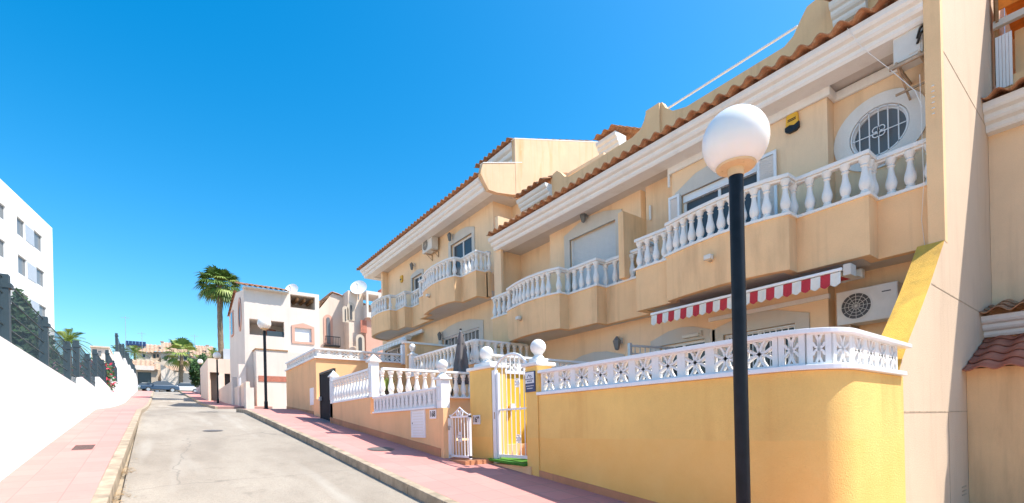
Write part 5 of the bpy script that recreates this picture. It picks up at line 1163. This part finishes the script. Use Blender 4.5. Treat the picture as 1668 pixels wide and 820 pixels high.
for a_, b_, z0_, z1_ in fsec:
    py = [.4, 3.35, 6.2, 9.08, 11.98, 14.9] if a_ == 3.0 else [a_+.06, a_+.06+(b_-a_)*.52]
    for y_ in py:
        if not a_ <= y_ <= b_: continue
        part('post', 'fence_slate', FN, lambda m: (m.box(XF-.06, XF+.06, y_-.06, y_+.06, z0_-.05, z1_+.04), m.box(XF-.07, XF+.09, y_-.07, y_+.07, z1_-.14, z1_-.08)))
    def mesh_(m):
        y = a_; dy = .05 if a_ < 30 else .11
        while y < b_: m.box(XF-.0016, XF+.0016, y-.0016, y+.0016, z0_, z1_); y += dy
        for k in range(5): z = z0_+(z1_-z0_)*k/4; m.box(XF-.008, XF+.008, a_, b_, z-.005, z+.005)
    part('wire_mesh', 'fence_slate', FN, mesh_)
# ================================================================== LEFT WHITE APARTMENT BLOCK
AB = None
C0 = ond(85, 372, 42); th = R(9.5); dv = Vector((sin(th), cos(th), 0)); nv = Vector((cos(th), -sin(th), 0))
def fpl(u, v):
    d = ray(u, v); o = Vector((0, 0, CZ)); k = (C0-o).dot(nv)/d.dot(nv); p = o+d*k; return (C0-p).dot(dv), p.z
def T(m):
    m.v = [tuple(Vector((C0.x, C0.y, 0))-dv*p[1]+nv*p[0]+Vector((0, 0, p[2]))) for p in m.v]
AB = thing('apartment_block', (C0.x, C0.y, 2.5), 'bright white apartment block with grey shuttered windows above the fence', 'building')
def ab(name, mat, fn, parent=AB, **k):
    m = MB(); fn(m); T(m); return m.build(name, mat, parent, **k)
wins = [(27.5, 40.5, 359, 384), (55.5, 69, 381, 407), (29.5, 44, 421, 447), (59.5, 72.5, 440, 465), (33, 47, 481, 506), (64, 76, 499, 520), (-4, 9, 334, 354), (-6, 9, 392, 415)]
ops = []
for (ua, ub, va, vb) in wins:
    la, _ = fpl(ua, (va+vb)/2); lb, _ = fpl(ub, (va+vb)/2); zc_ = fpl((ua+ub)/2, (va+vb)/2)[1]; hh = (vb-va)/2*.92*(C0.y*.8)/776
    ops.append((min(la, lb), max(la, lb), zc_-hh, zc_+hh))
print('AB', C0, ops)
ab('wall', 'white_render', lambda m: (m.wall('x', 0, -.3, 0, 26, 1, C0.z, ops), m.box(-14, -.3, 0, .3, 1, C0.z), m.box(-14, -.3, .3, 26, C0.z-.3, C0.z-.05)))
for i, o in enumerate(ops):
    w_ = ab('window', 'steel', lambda m: m.wall('x', -.1, -.14, o[0], o[1], o[2], o[3], [(o[0]+.06, o[1]-.06, o[2]+.06, o[3]-.06)])); ab('pane', 'glass_shade', lambda m: m.box(-.16, -.14, o[0], o[1], o[2], o[3]), w_)
for i in (0, 2, 4):
    a, b = ops[i], ops[i+1]; z0_, z1_ = (a[2]+b[2])/2, (a[3]+b[3])/2
    ab('shutter_panel', 'panel_grey', lambda m: [m.box(0, .03, b[1]+.05, a[0]-.05, z0_+.1*k, z0_+.085+.1*k) for k in range(int((z1_-z0_)/.1))] and None)
# far white villa glimpsed through the fence
t = thing('villa', (-6, 50, 5), 'low white villa glimpsed over the slate fence left of the street end', 'house')
part('wall', 'far_white', t, lambda m: (m.box(ony(148, 580, 52).x, ony(178, 580, 52).x, 52, 58, 3, ony(165, 567, 52).z), m.box(ony(178, 580, 52).x, ony(202, 580, 52).x, 52, 58, 3, ony(190, 578, 52).z))); part('roof', 'far_tan', t, lambda m: m.box(ony(147, 580, 52).x, ony(179, 580, 52).x, 51.8, 58, ony(165, 567, 52).z, ony(165, 567, 52).z+.12)); part('window', 'glass_shade', t, lambda m: m.box(ony(160, 580, 52).x, ony(165, 580, 52).x, 51.96, 52, ony(165, 580, 52).z, ony(165, 572, 52).z))

# ================================================================== LIGHT, SKY, CAMERA
EL, AZ = R(57.5), math.atan2(.73, -.68)
w = bpy.data.worlds.new('World'); scene.world = w; w.use_nodes = True; nt = w.node_tree; bg = nt.nodes['Background']
sk = nt.nodes.new('ShaderNodeTexSky'); sk.sky_type = 'NISHITA'; sk.sun_disc = False; sk.sun_elevation = EL; sk.sun_rotation = AZ
sk.air_density = 1.05; sk.dust_density = 1.0; sk.ozone_density = 1.6; sk.altitude = 0
hs = nt.nodes.new('ShaderNodeHueSaturation'); hs.inputs['Hue'].default_value = .49; hs.inputs['Saturation'].default_value = 1.53; nt.links.new(sk.outputs[0], hs.inputs['Color']); nt.links.new(hs.outputs[0], bg.inputs['Color']); bg.inputs['Strength'].default_value = .13
sd = Vector((sin(AZ)*cos(EL), cos(AZ)*cos(EL), sin(EL)))
ld = bpy.data.lights.new('sun', 'SUN'); ld.energy = 4.0; ld.angle = R(.55); ld.color = (1, .94, .84)
lo = bpy.data.objects.new('sun', ld); COL.objects.link(lo); lo.rotation_euler = (-sd).to_track_quat('-Z', 'Y').to_euler(); lo.location = (0, 0, 30)
cd = bpy.data.cameras.new('camera'); cam = bpy.data.objects.new('camera', cd); COL.objects.link(cam); scene.camera = cam
cd.sensor_width = 36; cd.lens = F/1668*36; cd.shift_y = (CY-410)/1668; cd.clip_end = 3000; cd.clip_start = .05
cam.matrix_world = Matrix(((_r.x, _u.x, -_Fv.x, 0), (_r.y, _u.y, -_Fv.y, 0), (_r.z, _u.z, -_Fv.z, CZ), (0, 0, 0, 1)))
vs_ = scene.view_settings; vs_.view_transform = 'Standard'; vs_.look = 'None'; vs_.gamma = 1; vs_.use_curve_mapping = False; vs_.exposure = 1.03
scene.cycles.max_bounces = 8; scene.cycles.diffuse_bounces = 5
for me in list(bpy.data.meshes):
    if me.users == 0: bpy.data.meshes.remove(me)
